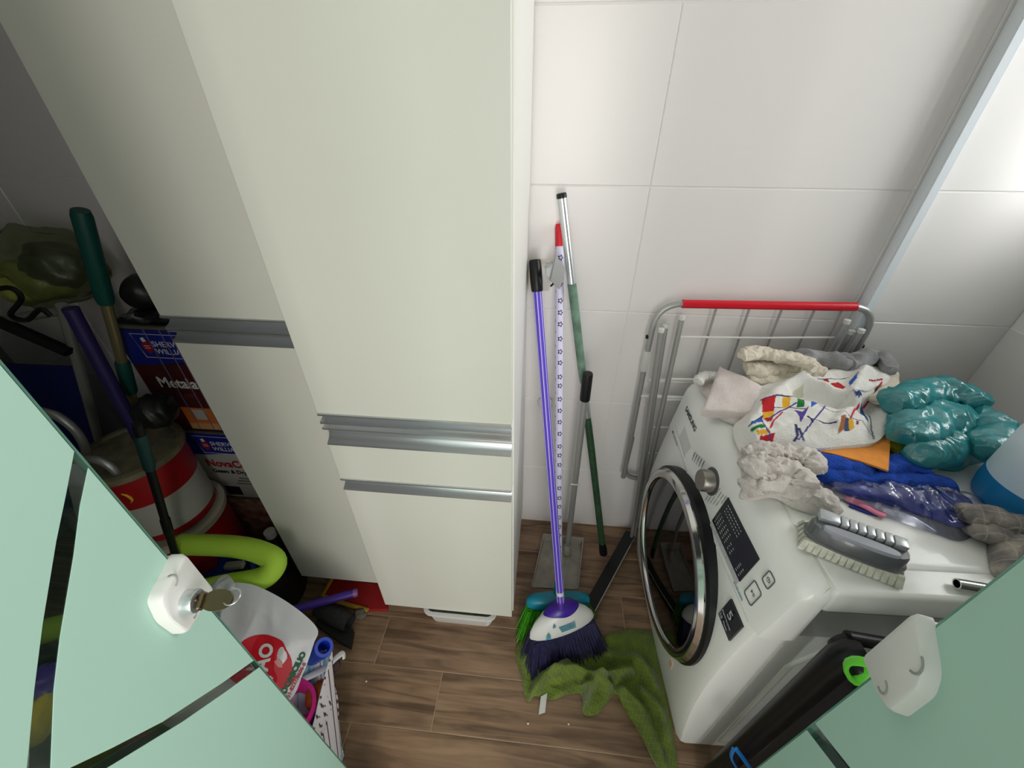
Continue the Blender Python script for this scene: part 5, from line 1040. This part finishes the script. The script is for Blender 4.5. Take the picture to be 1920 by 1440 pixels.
# bulging clear bag on the chair
t = thing('plastic_bag', 'bulging clear bag of yellow-green and dark things on top of the folded chair', 'bag', (-1.25, .85, 1.05))
bc_ = Vector((-1.3954, 0.97, 1.1243))
obj('bag_film', blob(bc_, (.12, .085, .085), .028, 10, 4, 5), M['gbag'], t, ang=80)
obj('bag_content', blob(bc_ + Vector((-.02, -.02, -.03)), (.09, .06, .05), .014, 12, 6, 4), M['ygreen'], t, ang=80)
obj('bag_content', blob(bc_ + Vector((.05, .0, .015)), (.065, .055, .05), .014, 12, 8, 4), M['darkbag'], t, ang=80)
b = B().sweep(smooth_path([(-1.338, 0.8, 1.132), (-1.2738, 0.8, 1.1411), (-1.2662, 0.8, 1.1144), (-1.3304, 0.8, 1.0695), (-1.2962, 0.8, 1.0565), (-1.2361, 0.8, 1.0879), (-1.2191, 0.8, 1.0716)], 40), .006, 8); tag(obj('cable', b, M['black']), 'black cable looping out below the clear bag', 'cable')
# mops
def pole(label, cat, name, a, c, r, m, parts):
    a, c = Vector(a), Vector(c); t = thing(name, label, cat, c); obj('pole', B().tube(a, c, r, n=16), m, t)
    for nm, f0, f1, rr, mm in parts: obj(nm, B().sweep([along(a, c, f0), along(a, c, f0 + (f1 - f0) * .06), along(a, c, f0 + (f1 - f0) * .94), along(a, c, f1)], [rr * .85, rr, rr, rr * .85], 16), mm, t)
    return t
pole('mop with teal grip and brass coloured pole before the paint tins', 'mop', 'mop', (-1.0457, 0.86, 1.3046), (-1.4255, 0.875, 0.2702), .0125, M['gold'], [('grip', -.002, .215, .0195, M['dgreenp']), ('sleeve', .39, .5, .0175, M['dgreenp'])])
pole('dark purple pole slanting across the dark corner beside the folded chair', 'pole', 'broom_pole', (-1.1787, 0.82, 1.0842), (-1.216, 0.8, 0.6426), .0165, M['ddpurple'], [('tip', -.002, .02, .0168, M['ddpurple'])])
pole('black pole with dark teal sleeve in front of the red buckets', 'pole', 'broom_pole', (-0.8927, 0.6, 0.9181), (-1.0455, 0.575, 0.3793), .0095, M['black'], [('sleeve', .06, .26, .0125, mat('deep_teal', (10, 52, 50), .5)), ('sleeve', .6, .72, .0115, M['black'])])
# ---------------------------------------------------------------- floor pile on the left
heap('dark_bag', 'large black bag under the lime foam noodle', 'bag', M['darkbag'], [(-1.36, .5), (-1.2, .46), (-1.0, .5), (-.9, .56), (-.855, .64), (-.86, .76), (-.95, .86), (-1.0, .88), (-1.03, .72), (-1.1, .585), (-1.3, .6)], .2, z0=.0, p=3, amp=.03, sc=9, seed=71, side=.015, nr=34, nt=130, center=(-.98, .64))
heap('dark_bag', 'dark bag far left, seen through the clear band of the left door', 'bag', M['darkbag'], [(-1.9, .1), (-1.5, .05), (-1.1, .1), (-.9, .25), (-.95, .42), (-1.2, .42), (-1.6, .45), (-1.85, .4)], .2, z0=.0, p=3, amp=.03, sc=9, seed=73, side=.015, nr=30, nt=120)
tag(obj('purple_cloth', blob((-1.2612, 0.2854, 0.26), (.05, .05, .04), .012, 16, 3, 4), M['dpurple'], ang=80), 'purple cloth behind the clear band of the left door', 'cloth')
tag(obj('yellow_cloth', blob((-1.2136, 0.2235, 0.25), (.04, .05, .04), .012, 16, 5, 4), M['yellow'], ang=80), 'yellow cloth behind the clear band of the left door', 'cloth')
nd = smooth_path([(-1.0635, 0.6218, 0.41), (-0.963, 0.6295, 0.41), (-0.8784, 0.6303, 0.41), (-0.8079, 0.6226, 0.405), (-0.7596, 0.6059, 0.395), (-0.7661, 0.5806, 0.375), (-0.8068, 0.5654, 0.355), (-0.8903, 0.5541, 0.335), (-0.9684, 0.5372, 0.32), (-1.172, 0.4696, 0.3), (-1.3612, 0.4075, 0.28), (-1.4443, 0.3803, 0.27)], 60)
tag(obj('foam_noodle', B().sweep(nd, [.0305 + .0025 * min(1, i / 40) for i in range(60)], 24), M['noodle'], ang=70), 'lime green foam pool noodle bent into a U', 'noodle')
t = thing('bottle', 'dark bottle with a white cap by the set back cupboard', 'bottle', (-1.1267, 0.9407, 0))
bo = Vector((-0.9427, 0.7901, 0.25)); t.location = (bo.x, bo.y, 0); WL[t.name] = Vector((bo.x, bo.y, 0))
obj('bottle_body', B().lathe([(.0, .0), (.035, .0), (.038, .01), (.038, .15), (.03, .185), (.016, .21), (.016, .235)], (bo.x, bo.y, 0), 24), M['black'], t)
obj('bottle_cap', B().lathe([(.018, .226), (.019, .23), (.019, .252), (.0, .255)], (bo.x, bo.y, 0), 24), M['white'], t)
tag(obj('basin', B().lathe([(.0, .0), (.11, .0), (.13, .05), (.138, .052), (.138, .058), (.126, .058), (.108, .008), (.0, .008)], (-1.0202, 0.5789, 0.2), 40), M['bbasin'], ang=50), 'blue basin between the arms of the lime noodle', 'basin')
tag(obj('spray_head', B().box((-.03, -.012, -.01), (.03, .012, .01), .006, 3).xform(Matrix.Translation(Vector((-0.9664, 0.6482, 0.27))) @ Matrix.Rotation(R(12), 4, 'Z')), M['cwhite']), 'pale grey plastic piece inside the bend of the lime noodle', 'plastic part')
# white carrier bag with red print
t = thing('carrier_bag', 'white plastic carrier bag with red heart print and green lettering', 'bag', (-0.8642, 0.4758, 0.1))
cb_, cn = pillow([(-0.9244, 0.5388, 0.36), (-0.8482, 0.5385, 0.385), (-0.7722, 0.5348, 0.385), (-0.6682, 0.5093, 0.355), (-0.5853, 0.4734, 0.315), (-0.5832, 0.4403, 0.295), (-0.595, 0.3832, 0.255), (-0.6191, 0.3346, 0.215), (-0.7133, 0.2951, 0.18), (-0.8302, 0.267, 0.17), (-0.9473, 0.2708, 0.18), (-1.0198, 0.3606, 0.22), (-1.0113, 0.4688, 0.29)], .035, .15, .009, 9, 81, 44, 200)
bv = bvh_of(cb_); obj('bag_body', cb_, M['wbag'], t, ang=80)
kn, _ = pillow([(-0.8852, 0.5025, 0.4), (-0.8803, 0.5218, 0.415), (-0.8506, 0.539, 0.425), (-0.8137, 0.5193, 0.42), (-0.8152, 0.5035, 0.405), (-0.847, 0.4972, 0.4)], .008, .006, .006, 30, 83, 14, 60); obj('knot', kn, M['knot'], t, ang=80)
obj('heart_print', B() and (lambda: None)() or B().add([], []) and B() or B(), M['bagred'], t) if False else None
decal([Vector(q) for q in smooth_loop([(-0.7639, 0.4108, 0.3), (-0.7574, 0.4378, 0.3), (-0.7322, 0.4565, 0.3), (-0.694, 0.4601, 0.3), (-0.6563, 0.446, 0.3), (-0.6412, 0.4223, 0.3), (-0.6275, 0.3932, 0.3), (-0.6225, 0.3671, 0.3), (-0.6126, 0.3334, 0.3), (-0.6433, 0.3021, 0.3), (-0.7137, 0.304, 0.3), (-0.7659, 0.3258, 0.3), (-0.7809, 0.3666, 0.3)], 60)], M['bagred'], t, bv, cn, 'heart_print', .0012, 3)
def bagtext(s, px0, px1, size, m, bold=0, sx=1):
    r = Vector(px1) - Vector(px0); return text(s, size, Vector(px0) + cn * .1, r, cn.cross(r), m, t, 'lettering', False, bv, bold=bold, sx=sx)
def lifted(s, a, c, size, m, lift, bold=0, sx=1):
    o = bagtext(s, a, c, size, m, bold, sx)
    for v in o.data.vertices: v.co += cn * lift
    return o
lifted('PÃO', (-0.6772, 0.3708, 0.275), (-0.6748, 0.4419, 0.315), .05, M['txtw'], .0014, .002, .8)
lifted('A DOMICILIO', (-0.6291, 0.3333, 0.235), (-0.5879, 0.4404, 0.3), .0185, M['baggreen'], .0006, .0012, 1.05)
lifted('951-8237/8606-8', (-0.6167, 0.3344, 0.235), (-0.575, 0.439, 0.3), .0125, M['bagpink'], .0006, .0004, 1.05)
hb = [Vector(q) for q in [(-0.6636, 0.4005, 0.285), (-0.6551, 0.4089, 0.285), (-0.6452, 0.3972, 0.285), (-0.6425, 0.3826, 0.285), (-0.6523, 0.3842, 0.285)]]
o = decal(hb, mat('basket_pink', (226, 150, 150), .6), t, bv, cn, 'basket_print', .0026, 1)
# printed tote bag with its contents
t = thing('tote_bag', 'patterned fabric tote bag of triangles and pale blue leaves beside the left door', 'bag', (-.62, .36, 0))
tx0, tx1, ty0, ty1 = -.745, -.505, .19, .44
b = B(); loops = []; nzl = 60
def trect(f, n=72):
    o = []; zt_ = .2
    ya, yb = .15 + .09 * f, .285 + .165 * f; cx, cy = (tx0 + tx1) / 2, (ya + yb) / 2; xb = tx1 + .005 - .045 * f; cx = (tx0 + xb) / 2; hx_, hy_ = (xb - tx0) / 2, (yb - ya) / 2
    for side_ in range(4):
        for i in range(n):
            u = -1 + 2 * i / n
            x, y = ((u, -1), (1, u), (-u, 1), (-1, -u))[side_]; k_ = 1 - .03 * f
            px, py = cx + x * hx_ * k_, cy + y * hy_ * k_
            w_ = noise.noise(Vector((px * 9, py * 9, f * 2.2))) * .012 * min(1, f * 3)
            z = f * (zt_ + .035 * y + .012 * math.sin(5 * x + 3 * y))
            o.append((px + w_ * (abs(x) > .99), py + w_ * (abs(y) > .99), z + .001))
    return o
for i in range(nzl + 1): loops.append(trect(i / nzl))
rs = loft(b, loops + [[(p[0] * .985 + (tx0 + tx1) / 2 * .015, p[1] * .985 + (ty0 + ty1) / 2 * .015, p[2]) for p in loops[-1]], [(p[0] * .985 + (tx0 + tx1) / 2 * .015, p[1] * .985 + .2275 * .015, .02) for p in loops[1]]])
lay = b.b.loops.layers.float_color.new('print'); cA, cB, cC, cD = srgb((226, 220, 224)), srgb((84, 48, 62)), srgb((168, 200, 216)), srgb((120, 160, 184))
def totecol(h, z):
    s = .024; e = noise.noise(Vector((h * 14, z * 14, 3)))
    if z < .075 - 1.0 * (h - .27) + .02 * e:
        return cD if noise.noise(Vector((h * 90, z * 90, 0))) > .12 else (cA if abs(e) < .06 else cC)
    u = (h + z * .55) / s; v = (h - z * .55) / s
    fu, fv = u % 1, v % 1
    return cB if (fu + fv < .82 and fu > .12 and fv > .12) else cA
b.b.normal_update()
for f in b.b.faces:
    c = f.calc_center_median(); h = c.y if abs(f.normal.x) > .5 else c.x
    col = totecol(h, c.z)
    for lp in f.loops: lp[lay] = col
obj('tote_body', b, M['tote'], t, ang=60)
obj('tote_strap', sausage([(-0.6195, 0.391, 0.19), (-0.5871, 0.4059, 0.2), (-0.5582, 0.4218, 0.21), (-0.5394, 0.4443, 0.215), (-0.5297, 0.458, 0.21), (-0.5236, 0.4461, 0.2)], .009, .35, 12, 30, (.002, 30, 2), .8), M['strap'], t, ang=80)
b = B(); bz = Vector((-0.6236, 0.3224, 0.185)); b.lathe([(.0, -.10), (.042, -.10), (.05, -.09), (.062, .0), (.069, .002), (.069, .010), (.0595, .010), (.046, -.088), (.0, -.094)], (0, 0, 0), 48); b.xform(Matrix.Translation(bz) @ Matrix.Rotation(R(4), 4, 'Y')); tag(obj('pink_pot', b, M['bowl'], ang=50), 'magenta plastic pot standing in the patterned tote bag', 'pot')
tag(obj('brown_garment', crumple([(-.72, .38), (-.66, .37), (-.59, .365), (-.575, .42), (-.62, .435), (-.71, .43)], .05, .11, 3, .012, 20, 91, nr=22, nt=90), M['brown'], ang=80), 'dark brown patterned garment stuffed in the tote bag', 'garment')
tag(obj('rust_cloth', blob((-0.5783, 0.3755, 0.15), (.022, .035, .025), .008, 20, 4, 4), M['rust'], ang=80), 'rust orange cloth between the magenta pot and the brown garment', 'cloth')
r0 = Vector((-0.5635, 0.4444, 0.27)); r1 = r0 + Vector((-.07, .0, -.1)); ud = (r0 - r1).normalized()
tag(obj('blue_tube', B().lathe([(.0, -.12), (.022, -.12), (.0235, -.02), (.0255, -.018), (.0255, 0), (.0245, .003), (.0165, .003), (.015, 0), (.014, -.05), (.0, -.05)], r0, 32, ud), M['tubeb'], ang=50), 'blue plastic tube with open end sticking out of the tote bag', 'tube')
tag(obj('bobbin', blob((-0.5493, 0.4314, 0.19), (.016, .016, .016), .003, 30, 3, 3), M['brown'], ang=80), 'small dark brown bobbin below the blue tube', 'bobbin')
# mat, lying handle and mesh sleeve under the set back cupboard
t = thing('brush_mat', 'red flat mop pad with yellow trim on the floor under the set back cupboard', 'mop pad', (-0.6471, 0.7239, 0))
mt = [(-0.7635, 0.7015, 0.018), (-0.7621, 0.7668, 0.018), (-0.5337, 0.7592, 0.018), (-0.5126, 0.6773, 0.018), (-0.5803, 0.6691, 0.018), (-0.6869, 0.6855, 0.018)]
obj('pad', B().prism([(p[0], p[1], .001) for p in mt], (0, 0, .017)), M['matred'], t)
obj('trim', B().sweep([(-0.7602, 0.7628, 0.018), (-0.7645, 0.6995, 0.018), (-0.6852, 0.6818, 0.018), (-0.5789, 0.6655, 0.018)], .008, 10, flat=.8), M['matyel'], t)
tag(obj('dust_tuft', blob((-0.6026, 0.6541, 0.014), (.02, .016, .012), .004, 60, 3, 4), mat('dust_grey', (104, 96, 84), .95), ang=80), 'grey dust tuft on the floor below the red mop pad', 'dust')
hd = (Vector((-0.6305, 0.6945, 0.07)), Vector((-0.8433, 0.5869, 0.1)))
t = thing('broom_pole', 'bright purple pole lying from the white carrier bag toward the red mop pad', 'pole', hd[1])
obj('pole', B().tube(hd[0], hd[1], .0135, n=18), M['dpurple'], t)
ud = (hd[0] - hd[1]).normalized(); obj('tip', B().lathe([(.0, 0), (.014, 0), (.0142, .012), (.011, .016), (.0, .017)], hd[0] - ud * .004, 18, ud), mat('mauve_tip', (150, 96, 160), .4), t)
s1 = ud.cross(Vector((0, 0, 1))).normalized()
for k in (-.6, 0, .6): obj('stripe', B().tube(hd[0] + (s1 * math.sin(k) + Vector((0, 0, math.cos(k)))) * .0128 - ud * .01, hd[1] + (s1 * math.sin(k) + Vector((0, 0, math.cos(k)))) * .0128, .0014, n=5), M['purple'], t)
t = thing('mesh_sleeve', 'folded black mesh sleeve on the floor beside the white carrier bag', 'sleeve', (-0.6641, 0.584, 0))
ma, mb_ = Vector((-0.7545, 0.6505, 0.03)), Vector((-0.6137, 0.6066, 0.045)); b = B(); ud = (mb_ - ma).normalized()
b.sweep([ma, along(ma, mb_, .3), along(ma, mb_, .7), mb_], [.026, .03, .03, .028], 22, cap=False, flat=.8); b.sweep([mb_, along(ma, mb_, .7), along(ma, mb_, .3), ma], [.0255, .0275, .0275, .0235], 22, cap=False, flat=.8); obj('mesh_roll', b, M['mesh'], t, ang=70)
sl = [(-0.741, 0.6014, 0.03), (-0.7306, 0.6344, 0.03), (-0.6004, 0.594, 0.03), (-0.589, 0.5422, 0.03), (-0.6312, 0.5544, 0.03)]
obj('flap', B().prism([(p[0], p[1], .004) for p in sl], (0, 0, .024)), M['soft'], t)
# crumbs on the floor
for p, lb2 in (((0.1284, 0.4137, 0), 'white crumb on the floor below the middle of the green cloth'), ((0.0094, 0.4038, 0), 'white crumb on the floor below the label of the green cloth'), ((-0.5063, 0.4611, 0), 'white crumb on the floor to the right of the tote bag')): tag(obj('crumb', blob((p[0], p[1], .0015), (.003, .0025, .0018), .0005, 90, 1, 1), M['white']), lb2, 'crumb', 'crumbs on the floor')
